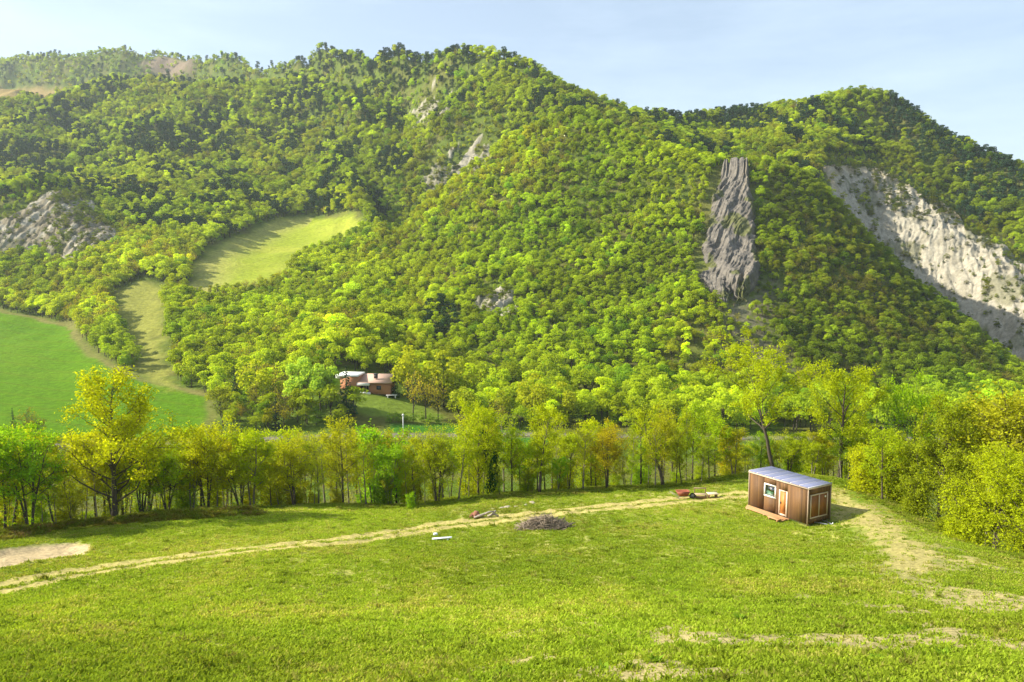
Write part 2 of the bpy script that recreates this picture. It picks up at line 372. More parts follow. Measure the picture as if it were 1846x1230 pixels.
def ground_mat(name, detail, bump, dist, scale):
    m, N, L, p = nodes_of(name)
    at = N.new('ShaderNodeAttribute'); at.attribute_name = 'alb'
    geo = N.new('ShaderNodeNewGeometry')
    nz = N.new('ShaderNodeTexNoise'); nz.inputs['Scale'].default_value = scale; nz.inputs['Detail'].default_value = 8; nz.inputs['Roughness'].default_value = .7
    L.new(geo.outputs['Position'], nz.inputs['Vector'])
    rg = N.new('ShaderNodeMapRange'); rg.inputs['From Min'].default_value = .3; rg.inputs['From Max'].default_value = .7
    rg.inputs['To Min'].default_value = 1-detail; rg.inputs['To Max'].default_value = 1+detail
    L.new(nz.outputs['Fac'], rg.inputs['Value'])
    vm = N.new('ShaderNodeVectorMath'); vm.operation = 'SCALE'; L.new(at.outputs['Color'], vm.inputs[0]); L.new(rg.outputs[0], vm.inputs['Scale'])
    L.new(vm.outputs[0], p.inputs['Base Color']); p.inputs['Roughness'].default_value = .95; p.inputs['Specular IOR Level'].default_value = .04
    b = N.new('ShaderNodeBump'); b.inputs['Strength'].default_value = bump; b.inputs['Distance'].default_value = dist
    L.new(nz.outputs['Fac'], b.inputs['Height']); L.new(b.outputs[0], p.inputs['Normal'])
    return m
def leaf_mat(name, base, trans=.45, var=.35):
    m, N, L, p = nodes_of(name)
    N.remove(p); out = N['Material Output']
    lv = N.new('ShaderNodeAttribute'); lv.attribute_name = 'lv'
    ti = N.new('ShaderNodeAttribute'); ti.attribute_name = 'tint'; ti.attribute_type = 'INSTANCER'
    rg = N.new('ShaderNodeMapRange'); rg.inputs['To Min'].default_value = 1-var; rg.inputs['To Max'].default_value = 1+var
    L.new(lv.outputs['Fac'], rg.inputs['Value'])
    v1 = N.new('ShaderNodeVectorMath'); v1.operation = 'MULTIPLY'; v1.inputs[1].default_value = base
    L.new(ti.outputs['Vector'], v1.inputs[0])
    v2 = N.new('ShaderNodeVectorMath'); v2.operation = 'SCALE'; L.new(v1.outputs[0], v2.inputs[0]); L.new(rg.outputs[0], v2.inputs['Scale'])
    df = N.new('ShaderNodeBsdfDiffuse'); tr = N.new('ShaderNodeBsdfTranslucent'); ms = N.new('ShaderNodeMixShader'); ms.inputs[0].default_value = trans
    gm = N.new('ShaderNodeVectorMath'); gm.operation = 'MULTIPLY'; gm.inputs[1].default_value = (1.35, 1.25, .55)
    L.new(v2.outputs[0], gm.inputs[0]); L.new(v2.outputs[0], df.inputs['Color']); L.new(gm.outputs[0], tr.inputs['Color'])
    L.new(df.outputs[0], ms.inputs[1]); L.new(tr.outputs[0], ms.inputs[2]); L.new(ms.outputs[0], out.inputs['Surface'])
    return m
M = {}
M['meadow'] = ground_mat('meadow_turf', .45, .9, .10, 5.0)
M['far'] = ground_mat('hill_ground', .35, .8, .8, .5)
M['leaf'] = leaf_mat('spring_leaves', (.385, .455, .015), .5)
M['leaf_far'] = leaf_mat('forest_leaves', (.350, .450, .018), .50, .20)
M['needle'] = leaf_mat('conifer_needles', (.030, .060, .022), .12, .35)
M['blade'] = leaf_mat('grass_blades', (.262, .345, .026), .45, .35)
M['bark'] = simple('bark', (.075, .058, .038), .9, 0, .35, 6, .3, (3, 3, .6))
M['bark_pale'] = simple('pale_bark', (.20, .17, .12), .9, 0, .3, 6, .3, (3, 3, .6))

# ------------------------------------------------------------------ mesh helpers
def np_mesh(name, V, faces, mats, mat_idx=None, attrs=None, smooth=False):
    """faces: list of int arrays (n,k)"""
    me = bpy.data.meshes.new(name)
    V = np.asarray(V, np.float32); me.vertices.add(len(V)); me.vertices.foreach_set('co', V.ravel())
    faces = [np.asarray(f) for f in faces if len(f)]
    loops = np.concatenate([f.ravel() for f in faces]).astype(np.int32)
    tot = np.concatenate([np.full(len(f), f.shape[1]) for f in faces]).astype(np.int32)
    st = np.concatenate([[0], np.cumsum(tot)[:-1]]).astype(np.int32)
    me.loops.add(len(loops)); me.loops.foreach_set('vertex_index', loops)
    me.polygons.add(len(tot)); me.polygons.foreach_set('loop_start', st)
    if mat_idx is not None: me.polygons.foreach_set('material_index', np.asarray(mat_idx, np.int32))
    for m in mats: me.materials.append(m)
    me.update(calc_edges=True)
    if smooth: me.polygons.foreach_set('use_smooth', np.ones(len(tot), bool))
    for k, (typ, arr) in (attrs or {}).items():
        at = me.attributes.new(k, typ, 'POINT')
        at.data.foreach_set({'FLOAT': 'value', 'FLOAT_COLOR': 'color', 'FLOAT_VECTOR': 'vector', 'INT': 'value'}[typ], np.asarray(arr, np.int32 if typ == 'INT' else np.float32).ravel())
    return me
def obj(name, me, parent=None, **props):
    o = bpy.data.objects.new(name, me); link(o)
    if parent: o.parent = parent
    for k, v in props.items(): o[k] = v
    return o
def thing(name, label, cat, loc=(0, 0, 0), rz=0, group=None, ob=None):
    o = ob or bpy.data.objects.new(name, None)
    if ob is None: link(o); o.empty_display_size = .2
    o.location = loc; o.rotation_euler = (0, 0, rz); o['label'] = label; o['category'] = cat
    if group: o['group'] = group
    return o
class MB:
    def __init__(s): s.V = []; s.F = []; s.n = 0
    def add(s, V, Fs):
        V = np.asarray(V, float); s.V.append(V)
        for f in Fs: s.F.append(np.asarray(f)+s.n)
        s.n += len(V); return s
    def box(s, c, d, rz=0, ry=0, rx=0, bev=0.0):
        x, y, z = np.array(d)/2
        if bev:
            b = min(bev, x*.9, y*.9, z*.9); V = []
            for sx in (-1, 1):
                for sy in (-1, 1):
                    for sz in (-1, 1):
                        V += [(sx*x, sy*(y-b), sz*(z-b)), (sx*(x-b), sy*y, sz*(z-b)), (sx*(x-b), sy*(y-b), sz*z)]
            import bmesh
            bm = bmesh.new(); [bm.verts.new(v) for v in V]; bmesh.ops.convex_hull(bm, input=bm.verts)
            bm.verts.index_update(); VV = np.array([v.co[:] for v in bm.verts]); FF = [np.array([[v.index for v in f.verts]]) for f in bm.faces]; bm.free()
        else:
            VV = np.array([(i, j, k) for i in (-x, x) for j in (-y, y) for k in (-z, z)])
            FF = [np.array([[0, 1, 3, 2], [4, 6, 7, 5], [0, 4, 5, 1], [2, 3, 7, 6], [0, 2, 6, 4], [1, 5, 7, 3]])]
        Rm = np.array((Matrix.Rotation(rz, 3, 'Z') @ Matrix.Rotation(ry, 3, 'Y') @ Matrix.Rotation(rx, 3, 'X')))
        return s.add(VV@Rm.T+np.array(c), FF)
    def tube(s, P, rad, k=6):
        P = np.asarray(P, float); rad = np.broadcast_to(rad, (len(P),)); n = len(P)
        T = np.gradient(P, axis=0); T /= np.linalg.norm(T, axis=1)[:, None]+1e-9
        ref = np.where(np.abs(T[:, 2:3]) > .9, np.array([[1., 0, 0]]), np.array([[0, 0, 1.]]))
        A = np.cross(T, ref); A /= np.linalg.norm(A, axis=1)[:, None]+1e-9; B = np.cross(T, A)
        th = np.arange(k)*2*np.pi/k
        V = (P[:, None]+rad[:, None, None]*(np.cos(th)[None, :, None]*A[:, None]+np.sin(th)[None, :, None]*B[:, None])).reshape(-1, 3)
        i = np.arange(n-1)[:, None]*k; j = np.arange(k)[None]; j2 = (j+1) % k
        Q = np.stack([i+j, i+j2, i+k+j2, i+k+j], -1).reshape(-1, 4)
        return s.add(V, [Q, np.arange(k)[::-1][None], (np.arange(k)+(n-1)*k)[None]])
    def mesh(s, name, mat, smooth=False, attrs=None):
        V = np.concatenate(s.V); g = {}
        for f in s.F: g.setdefault(f.shape[1], []).append(f)
        return np_mesh(name, V, [np.concatenate(x) for x in g.values()], [mat], None, attrs, smooth)
    def obj(s, name, mat, parent=None, smooth=False, **p): return obj(name, s.mesh(name, mat, smooth), parent, **p)

# ------------------------------------------------------------------ ground sheet
def build_ground():
    ap = 70.0                                        # fan apex behind the camera
    amax = .70
    core = np.linspace(-amax, amax, 1000)
    bgrid = np.concatenate([np.linspace(-1.5, -amax, 40, endpoint=False), core, np.linspace(amax, 1.5, 41)[1:]])
    rows = np.concatenate([np.linspace(-60, 10, 15, endpoint=False), np.geomspace(10, 78, 330, endpoint=False), np.linspace(78, 205, 90, endpoint=False),
                           np.linspace(205, 640, 500, endpoint=False), np.linspace(640, 1560, 190, endpoint=False), np.geomspace(1560, 5900, 25)])
    nr, nc = len(rows), len(bgrid)
    # the fan's sideways reach follows the view's own width, plus a margin near the camera
    Yg = np.repeat(rows[:, None], nc, 1); wid = np.maximum(Yg, 0)+12.0
    Xg = bgrid[None, :]*wid*1.12
    X, Y = Xg.ravel(), Yg.ravel()
    Z = chunked(H, X, Y)
    alb = np.concatenate([albedo(X[i:i+200000], Y[i:i+200000]) for i in range(0, len(X), 200000)])
    V = np.stack([X, Y, Z], 1)
    i = np.arange((nr-1)*nc).reshape(nr-1, nc)[:, :-1]
    Q = np.stack([i, i+1, i+1+nc, i+nc], -1).reshape(-1, 4)
    cx, cy = X[Q].mean(1), Y[Q].mean(1)
    cls = np.full(len(Q), 0)                                         # 0 meadow
    by = brow_y(cx, cy)
    cls[cy > by+4] = 1                                               # wooded slope below
    cls[cy > 120] = 2                                                # valley floor
    cls[cy > 262] = 3                                                # hillside
    cls[(cy > 900)] = 4
    nr_ = cy < 90
    tmp = np.full(len(Q), 99.); tmp[nr_] = pldist(TRACK, cx[nr_], cy[nr_]); cls[tmp < 1.2] = 5
    fr = (cy > 120)
    def put(P, k):
        d = np.full(len(Q), 99.); d[fr] = sdf(P, cx[fr], cy[fr]); cls[d < 0] = k
    put(CROP, 6); put(UPFIELD, 7); put(STRIP, 8); put(TANF, 9); put(LAWN, 10); put(BAD_L, 11); put(BAD_R, 12)
    d = np.full(len(Q), 99.); d[fr] = pldist(ROAD, cx[fr], cy[fr])
    names = {0: 'meadow', 1: 'wooded_bank', 2: 'valley_floor', 3: 'hillside', 4: 'distant_hills', 5: 'dirt_track', 6: 'crop_field', 7: 'hill_field', 8: 'pasture', 9: 'ploughed_field', 10: 'lawn', 11: 'eroded_bank', 12: 'eroded_cliff'}
    for k, nm in names.items():
        q = Q[cls == k]
        if not len(q): continue
        used, inv = np.unique(q, return_inverse=True)
        me = np_mesh(nm, V[used], [inv.reshape(-1, 4)], [M['meadow'] if k in (0, 5) else M['far']], None,
                     {'alb': ('FLOAT_COLOR', np.concatenate([alb[used], np.ones((len(used), 1))], 1))}, True)
        obj(nm, me, kind='structure')
build_ground()

# road: a sheet of its own just above the valley floor
def build_road():
    P = np.array(ROAD); t = np.linspace(0, len(P)-1, 500); xs = np.interp(t, range(len(P)), P[:, 0]); ys = np.interp(t, range(len(P)), P[:, 1])
    V = []; 
    for o in (-2.0, -.7, .7, 2.0): V.append(np.stack([xs, ys+o, H(xs, ys+o)+.12], 1))
    V = np.stack(V, 1).reshape(-1, 3); i = np.arange(499)[:, None]*4+np.arange(3)[None]
    Q = np.stack([i, i+4, i+5, i+1], -1).reshape(-1, 4)
    obj('road', np_mesh('road', V, [Q], [simple('asphalt', (.13, .115, .08), .9, 0, .15, .6, 0)]), kind='structure')
build_road()

# grey rock slab standing out of the hill
def build_slab():
    L = [(1322, 290), (1300, 322), (1285, 360), (1277, 400), (1265, 450), (1258, 500), (1285, 535), (1322, 572)]
    Rr = [(1328, 290), (1346, 326), (1353, 365), (1359, 405), (1364, 450), (1362, 500), (1351, 538), (1331, 574)]
    Lw = np.array(poly_at(L, 240)); Rw = np.array(poly_at(Rr, 240))
    ns, nt = 130, 420
    t = np.linspace(0, 7, nt); s = np.linspace(-.04, 1.10, ns)
    lx = np.stack([np.interp(t, range(8), Lw[:, k]) for k in (0, 1)], 1); rx = np.stack([np.interp(t, range(8), Rw[:, k]) for k in (0, 1)], 1)
    jag = .06*fbm(t*3, t*0, .8, 3, 201)
    S = s[None, :]*np.ones((nt, 1)); T = np.repeat(t[:, None], ns, 1)
    jl = 1.6*fbm(t*4, t*0+3, 1.3, 4, 231, .65); jr = 1.9*fbm(t*4, t*0+9, 1.3, 4, 235, .65)
    lx = lx+jl[:, None]*np.array([[1, .1]]); rx = rx+jr[:, None]*np.array([[1, .1]])
    XY = lx[:, None]+(rx-lx)[:, None]*S[..., None]
    X, Y = XY[..., 0], XY[..., 1]; Z = chunked(H, X, Y)
    ed = sstep(-.04, .10, S+jag[:, None])*(1-sstep(.93, 1.08, S+jag[:, None]*.8))*sstep(.05, .9, T+.55*fbm(S*7, T*0, 1.0, 3, 241))*(1-sstep(5.5, 6.8, T+.7*fbm(S*7, T, 1.0, 3, 243)))
    lift = ed*(1.0+3.4*S**1.1+1.0*np.sin(T*1.1+2*S))
    # strata run steeply from upper right to lower left
    q = (Z-1.15*X)/8.0+.35*fbm(X, Z, 14, 2, 203); e_ = (X+1.15*Z)/8.0                   # across and along the bedding
    st = .5+.5*fbm(q, e_*.22, .9, 3, 205); st2 = .5+.5*fbm(q, e_*.16, .22, 3, 209)
    lift = lift+ed*(2.0*sstep(.3, .75, st)+1.6*st2+.8*fbm(X, Z, 3.0, 4, 211)+1.6*fbm(X, Z, 11, 2, 214))
    out = -np.array([.30, .95])                      # the slab leans out of the slope, towards the valley
    Vx = X+out[0]*lift*.55; Vy = Y+out[1]*lift*.75; Vz = Z+lift*.55-(1-ed)*1.2
    V = np.stack([Vx, Vy, Vz], -1).reshape(-1, 3)
    i = np.arange(nt-1)[:, None]*ns+np.arange(ns-1)[None]
    Q = np.stack([i, i+ns, i+ns+1, i+1], -1).reshape(-1, 4)
    g = .5+.5*fbm(X+q*2, Z, 3, 4, 220)
    c = np.tile(np.array([.158, .142, .118]), (X.size, 1)); c = mixc(c, .6*sstep(.4, .8, g).ravel(), (.090, .082, .070))
    c = mixc(c, .55*sstep(.5, .8, st2).ravel()*sstep(.5, .9, S).ravel(), (.235, .195, .14))
    c = mixc(c, .8*sstep(.64, .76, .5+.5*fbm(X, Z, 7, 4, 224)).ravel(), (.10, .11, .03))
    me = np_mesh('rock_outcrop', V, [Q], [M['far']], None, {'alb': ('FLOAT_COLOR', np.concatenate([c, np.ones((len(c), 1))], 1))}, True)
    o = obj('rock_outcrop', me, kind='structure')
build_slab()

# ------------------------------------------------------------------ trees
def quads(C, Nn, size, rg, asp=.62):
    """leaf-shaped rhombi centred at C facing Nn"""
    n = len(C); r = rg.normal(size=(n, 3)); A = np.cross(Nn, r); A /= np.linalg.norm(A, axis=1)[:, None]+1e-9; B = np.cross(Nn, A); B /= np.linalg.norm(B, axis=1)[:, None]+1e-9
    s = np.broadcast_to(size, (n,))[:, None]
    V = np.stack([C-A*s, C-B*s*asp+A*s*.15, C+A*s, C+B*s*asp-A*s*.1], 1).reshape(-1, 3)
    return V, np.arange(n*4).reshape(n, 4)
def unit(v): return v/(np.linalg.norm(v, axis=-1, keepdims=True)+1e-9)

def crown_mesh(name, C, Nn, size, rg, mat, asp=.62, lv=None):
    V, Fq = quads(C, Nn, size, rg, asp)
    lv = rg.random(len(C)) if lv is None else lv
    return V, Fq, np.repeat(lv, 4)

def far_decid(seed, kind='round', n=520):
    """unit-height forest tree: (trunk MB, leaf arrays); height 1 scaled later, built at 10 m"""
    rg = np.random.default_rng(seed); Ht = 10.0
    tb = MB(); lean = rg.normal(0, .25, 2)
    P = np.array([(lean[0]*t*t, lean[1]*t*t, Ht*.75*t-.4) for t in np.linspace(0, 1, 5)]); tb.tube(P, np.linspace(.17, .05, 5), 5)
    nl = rg.integers(8, 13); lobes = []
    for k in range(nl):
        th = rg.uniform(0, 2*np.pi); 
        if kind == 'round': z = rg.uniform(.34, .84); rr = 2.7*math.sqrt(max(.05, 1-((z-.55)/.42)**2))*rg.uniform(.35, .95); lr = rg.uniform(1.05, 1.75)
        elif kind == 'tall': z = rg.uniform(.30, .9); rr = 1.7*math.sqrt(max(.05, 1-((z-.55)/.48)**2))*rg.uniform(.3, .9); lr = rg.uniform(.9, 1.35)
        else: z = rg.uniform(.2, .75); rr = 3.0*rg.uniform(.2, .95); lr = rg.uniform(1.1, 1.7)
        c = np.array([rr*math.cos(th), rr*math.sin(th), z*Ht]); lobes.append((c, lr, rg.uniform(-.2, .2)))
        tb.tube([P[2]+[0, 0, -.8], (P[3]+c)/2, c], [.07, .05, .02], 3)
    lobes.append((np.array([lean[0], lean[1], Ht*.88]), 1.15, .05))
    C, Nn, S, LV = [], [], [], []
    per = n//len(lobes)
    for c, lr, tv in lobes:
        d = unit(rg.normal(size=(per, 3))); d[:, 2] = np.where(d[:, 2] < -.45, -d[:, 2], d[:, 2])
        rad = lr*rg.uniform(.6, 1.16, per)**.7
        C.append(c+d*rad[:, None]*np.array([1, 1, .85])); Nn.append(unit(d+.6*rg.normal(size=(per, 3)))); S.append(rg.uniform(.15, .35, per)); LV.append(np.clip(.5+tv+rg.normal(0, .17, per), 0, 1))
    return tb, (np.concatenate(C), np.concatenate(Nn), np.concatenate(S), np.concatenate(LV)), rg
def far_bare(seed):
    """tree hardly in leaf: branches with a thin veil of buds"""
    rg = np.random.default_rng(seed); tb = MB(); Ht = 10.
    P = np.array([(.2*t, 0, Ht*.6*t-.3) for t in np.linspace(0, 1, 4)]); tb.tube(P, [.18, .14, .1, .06], 5)
    C, Nn, S = [], [], []
    for k in range(16):
        th = rg.uniform(0, 6.28); b = P[1]+(P[3]-P[1])*rg.random(); e = b+np.array([math.cos(th)*rg.uniform(1, 2.9), math.sin(th)*rg.uniform(1, 2.9), rg.uniform(1.6, 4)])
        e[2] = min(e[2], Ht); tb.tube([b, (b+e)/2+rg.normal(0, .2, 3), e], [.07, .045, .015], 3)
        for j in range(5):
            q = b+(e-b)*rg.uniform(.4, 1); e2 = q+rg.normal(0, .8, 3)+[0, 0, .7]; tb.tube([q, e2], [.03, .01], 3)
            m = 5; C.append(q+(e2-q)*rg.random((m, 1))+rg.normal(0, .28, (m, 3))); Nn.append(unit(rg.normal(size=(m, 3)))); S.append(rg.uniform(.12, .26, m))
    C = np.concatenate(C)
    return tb, (C, np.concatenate(Nn), np.concatenate(S), rg.random(len(C))), rg
def far_conifer(seed, kind='spruce'):
    rg = np.random.default_rng(seed); tb = MB(); Ht = 12. if kind == 'spruce' else 11.
    tb.tube([(0, 0, -.4), (0, 0, Ht*.5), (0, 0, Ht*.97)], [.2, .13, .03], 5)
    C, Nn, S = [], [], []
    if kind == 'spruce':
        for z in np.linspace(.10, .98, 19):
            r = 2.5*(1-z)**.85+.12; m = int(10+30*(1-z)); th = rg.uniform(0, 6.28, m); q = rg.uniform(.25, 1.08, m)**.6
            C.append(np.stack([r*q*np.cos(th), r*q*np.sin(th), Ht*z-.35*r*q+rg.normal(0, .12, m)], 1))
            Nn.append(unit(np.stack([np.cos(th)*.6, np.sin(th)*.6, np.full(m, .8)], 1)+.3*rg.normal(size=(m, 3)))); S.append(rg.uniform(.26, .46, m)*(1.1-z*.5))
    else:
        for k in range(9):
            th = rg.uniform(0, 6.28); z = rg.uniform(.38, .9); rr = rg.uniform(.2, 1.7)*(1.15-z); c = np.array([rr*math.cos(th), rr*math.sin(th), z*Ht]); m = 46
            d = unit(rg.normal(size=(m, 3))); C.append(c+d*np.array([1.35, 1.35, .75])*rg.uniform(.8, 1.1, (m, 1))); Nn.append(unit(d+.5*rg.normal(size=(m, 3)))); S.append(rg.uniform(.2, .4, m))
    C = np.concatenate(C)
    return tb, (C, np.concatenate(Nn), np.concatenate(S), rg.random(len(C))), rg

PROTO = []     # dicts: joined mesh, trunk mesh, crown mesh, nominal height, kind
def add_proto(kind, built, Ht, leafmat, bark, thin=1):
    tb, (C, Nn, S, LV), rg = built
    V, Fq, lv = crown_mesh('crown', C, Nn, S, rg, leafmat, .75, LV)
    crown = np_mesh('crown', V, [Fq], [leafmat], None, {'lv': ('FLOAT', lv)})
    trunk = tb.mesh('trunk', bark)
    tv = np.concatenate(tb.V); tq = {}
    for f in tb.F: tq.setdefault(f.shape[1], []).append(f)
    tf = [np.concatenate(x) for x in tq.values()]; nt_ = sum(len(f) for f in tf)
    joined = np_mesh('tree', np.concatenate([tv, V]), tf+[Fq+len(tv)], [bark, leafmat], np.concatenate([np.zeros(nt_), np.ones(len(Fq))]), {'lv': ('FLOAT', np.concatenate([np.zeros(len(tv)), lv]))})
    PROTO.append(dict(kind=kind, joined=joined, trunk=trunk, crown=crown, h=Ht))
for s in range(4): add_proto('round', far_decid(20+s, 'round', 1150), 10.2, M['leaf_far'], M['bark'])
for s in range(2): add_proto('tall', far_decid(30+s, 'tall', 950), 10.2, M['leaf_far'], M['bark'])
for s in range(2): add_proto('bush', far_decid(40+s, 'bush', 900), 8.6, M['leaf_far'], M['bark'])
for s in range(2): add_proto('bare', far_bare(50+s), 10., M['leaf_far'], M['bark'])
add_proto('spruce', far_conifer(60, 'spruce'), 12, M['needle'], M['bark'])
for s in range(2): add_proto('pine', far_conifer(61+s, 'pine'), 11, M['needle'], M['bark'])
KI = {}
for i, p in enumerate(PROTO): KI.setdefault(p['kind'], []).append(i)

# ---- forest sampling ---------------------------------------------------------
def sample_forest():
    xs = []
    for y0, y1, sp in ((205, 262, 4.3), (262, 480, 3.3), (480, 700, 3.9), (700, 1000, 5.2), (1000, 1560, 7.6)):
        yy = np.arange(y0, y1, sp); 
        for y in yy:
            half = .73*y+14; x = np.arange(-half, half, sp)
            xs.append(np.stack([x+rng.uniform(-.45, .45, len(x))*sp, y+rng.uniform(-.45, .45, len(x))*sp], 1))
    P = np.concatenate(xs); X, Y = P.T
    keep = np.ones(len(X), bool)
    j = 4*fbm(X, Y, 10, 3, 140)
    for poly, marg in ((CROP, 3), (UPFIELD, 2.5), (STRIP, 2.5), (TANF, 2), (LAWN, 3), (GREENP, 1), (SLAB, 1.0)):
        keep &= sdf(poly, X, Y) > marg
    keep &= pldist(ROAD, X, Y) > 6
    keep &= np.hypot(X-HOUSE[0], Y-HOUSE[1]) > 15
    bm = bad_mask(X, Y); r = rng.random(len(X))
    keep &= (bm < .25) | (r < .16+.75*(fbm(X+9, Y, 13, 4, 170) > 0)+.3*(sdf(BAD_L, X, Y) < 0))
    keep &= (sdf(SCAR4, X, Y) > 0) | (r < .25)
    keep &= (sdf(SCREE, X+j, Y+j) > 0) | (r < .85)
    # open scrub below the spur
    Z = chunked(H, X, Y); u, v = to_pix(X, Y, Z)
    thin = (Y > 230) & (Y < 330) & (u > 850) & (u < 1300)
    keep &= ~thin | (r < .82)
    flat = (Y < 262)
    keep &= ~flat | (r < .75)
    # line of sight: skip whatever the ground wholly hides
    vis = np.ones(len(X), bool)
    for t in np.linspace(.1, .985, 60):
        hz = chunked(H0, X*t, Y*t); vis &= ~(hz > (Z+12)*t)
    keep &= vis & (u > -60) & (u < PW+60)
    return X[keep], Y[keep], Z[keep], u[keep], v[keep]
HOUSE = world_at(660, 707, 150)
fX, fY, fZ, fu, fv = sample_forest()
nF = len(fX)
fk = np.full(nF, 0); r = rng.random(nF); r2 = rng.random(nF)
cl = .5+.5*fbm(fX, fY, 45, 3, 301); cl2 = .5+.5*fbm(fX, fY, 22, 3, 311); cl3 = .5+.5*fbm(fX, fY, 70, 2, 321)
def pick(kind, mask):
    ids = KI[kind]; fk[mask] = np.array(ids)[rng.integers(0, len(ids), mask.sum())]
pick('round', np.ones(nF, bool)); pick('tall', r < .38); pick('bush', (r > .88)); pick('bare', (r2 < .05+.22*sstep(.5, .8, cl3)*(fY < 480)+.16*((fY < 330) & (fu < 640) & (fu > 280))))
far_p = (cl2 > np.where(fu < 800, .60, .68)) & (fY > 520) & (r2 < .75)
pick('pine', far_p)
def near_px(pts):
    m = np.zeros(nF, bool)
    for (u0, v0, ru, rv) in pts: m |= ((fu-u0)/ru)**2+((fv-v0)/rv)**2 < 1
    return m
pines = near_px([(300, 262, 80, 26), (60, 285, 70, 20), (640, 112, 90, 26), (560, 118, 50, 14), (740, 110, 40, 14), (690, 150, 60, 30), (1340, 225, 60, 24), (1700, 260, 60, 50), (1790, 330, 70, 50), (540, 200, 50, 25), (700, 300, 25, 25), (795, 590, 30, 36), (1640, 215, 50, 40)]) & (r2 < .75)
pick('pine', pines)
pass; fh = rng.uniform(.62, 1.22, nF)*np.where(cl2 > .55, 1.1, .95)
isb = np.isin(fk, KI['bush']); fh[isb] *= .6
front = np.zeros(nF, bool)
for k_ in (.965, .98, .99, 1.01): front |= bad_mask(fX*k_, fY*k_) > .3
fh[front & (bad_mask(fX, fY) <= .25)] *= .55
small = bad_mask(fX, fY) > .25; fh[small] *= rng.uniform(.3, .75, nF)[small]; pick('bush', small); small2 = (sdf(SCREE, fX, fY) < 0); fh[small2] *= .62
fh *= np.where((fY > 262) & (fu > 700) & (fY < 500), .62, .86)
fh *= np.where(fY > 700, 1.1, 1.0); fh[near_px([(480, 530, 170, 32)])] *= .62
fw = rng.uniform(1.05, 1.5, nF)
# leaf colour: yellow-green to deep green to brownish buds, drifting over the hill
base = np.stack([1.0+.18*(cl-.5)*2, 1.0+.10*(cl-.5)*2, 1.0+.1*(cl-.5)], 1)
br = np.exp(rng.normal(0, .17, nF))*(1+.5*(cl2-.5))
tint = base*br[:, None]
flank_shade = near_px([(1560, 520, 200, 190), (1450, 420, 90, 130), (1700, 640, 120, 70)]) & (fY < 440); tint[flank_shade] *= np.array([.60, .63, .9]); tint[(fY > 500) & (fu > 1580)] *= .72; tint[small] *= .42  # spur flank's slope shade painted into the leaf tint; far right darkened too
dark = r > .84; tint[dark] *= np.array([.56, .72, 1.0])
yel = (r < .14); tint[yel] *= np.array([1.18, 1.14, .8])
brn = np.isin(fk, KI['bare']); tint[brn] *= np.array([1.0, .78, 1.3])
brn2 = (cl3 > .64) & (rng.random(nF) < .4); tint[brn2] *= np.array([.92, .82, 1.05])
con = np.isin(fk, KI['pine']+KI['spruce']); tint[con] = (np.array([[1, 1, 1]])*rng.uniform(.8, 1.5, (con.sum(), 1)))
rot = rng.uniform(0, 6.28, nF)
# rank: the trees that show largest become things of their own
vis_size = fh/fY*1000
infr = (fu > 0) & (fu < PW) & (fv < 860) & (fv > 0)
N_IND = 150
order = np.argsort(-np.where(infr & ~small, vis_size, -1)); ind = order[:N_IND]; rest = np.setdiff1d(np.arange(nF), ind)

def instancer(name, pts, scale, rotz, idx, tint_, protos, label, cat):
    col = bpy.data.collections.new(name+'_sources')           # never linked to the scene: only the instances show
    for i, me in enumerate(protos):
        o = bpy.data.objects.new('source_%02d' % i, me); col.objects.link(o)
    n = len(pts)
    me = bpy.data.meshes.new(name); me.vertices.add(n); me.vertices.foreach_set('co', np.asarray(pts, np.float32).ravel())
    def A(k, t, a, f='value'):
        at = me.attributes.new(k, t, 'POINT'); at.data.foreach_set(f, np.asarray(a, np.int32 if t == 'INT' else np.float32).ravel())
    A('iscale', 'FLOAT_VECTOR', scale, 'vector'); A('irot', 'FLOAT_VECTOR', np.stack([rotz*0, rotz*0, rotz], 1) if np.ndim(rotz) == 1 else rotz, 'vector'); A('iidx', 'INT', idx); A('tint', 'FLOAT_VECTOR', tint_, 'vector')
    o = obj(name, me, kind='stuff', label=label, category=cat)
    ng = bpy.data.node_groups.new(name, 'GeometryNodeTree'); ng.interface.new_socket('Geometry', in_out='INPUT', socket_type='NodeSocketGeometry'); ng.interface.new_socket('Geometry', in_out='OUTPUT', socket_type='NodeSocketGeometry')
    N, L = ng.nodes, ng.links
    gi, go = N.new('NodeGroupInput'), N.new('NodeGroupOutput')
    ci = N.new('GeometryNodeCollectionInfo'); ci.inputs['Collection'].default_value = col; ci.inputs['Separate Children'].default_value = True; ci.inputs['Reset Children'].default_value = True
    ip = N.new('GeometryNodeInstanceOnPoints'); ip.inputs['Pick Instance'].default_value = True
    def att(k, t):
        a = N.new('GeometryNodeInputNamedAttribute'); a.data_type = t; a.inputs['Name'].default_value = k; return a.outputs['Attribute']
    L.new(gi.outputs[0], ip.inputs['Points']); L.new(ci.outputs[0], ip.inputs['Instance']); L.new(att('iidx', 'INT'), ip.inputs['Instance Index'])
    L.new(att('iscale', 'FLOAT_VECTOR'), ip.inputs['Scale']); 
    e2r = N.new('FunctionNodeEulerToRotation'); L.new(att('irot', 'FLOAT_VECTOR'), e2r.inputs[0]); L.new(e2r.outputs[0], ip.inputs['Rotation'])
    L.new(ip.outputs[0], go.inputs[0])
    md = o.modifiers.new('scatter', 'NODES'); md.node_group = ng
    return o
sc3 = np.stack([fh*fw, fh*fw, fh], 1)
instancer('forest', np.stack([fX, fY, fZ-.2], 1)[rest], sc3[rest], rot[rest], fk[rest], tint[rest], [p['joined'] for p in PROTO], 'spring forest of yellow-green and darker trees covering the hills', 'forest')

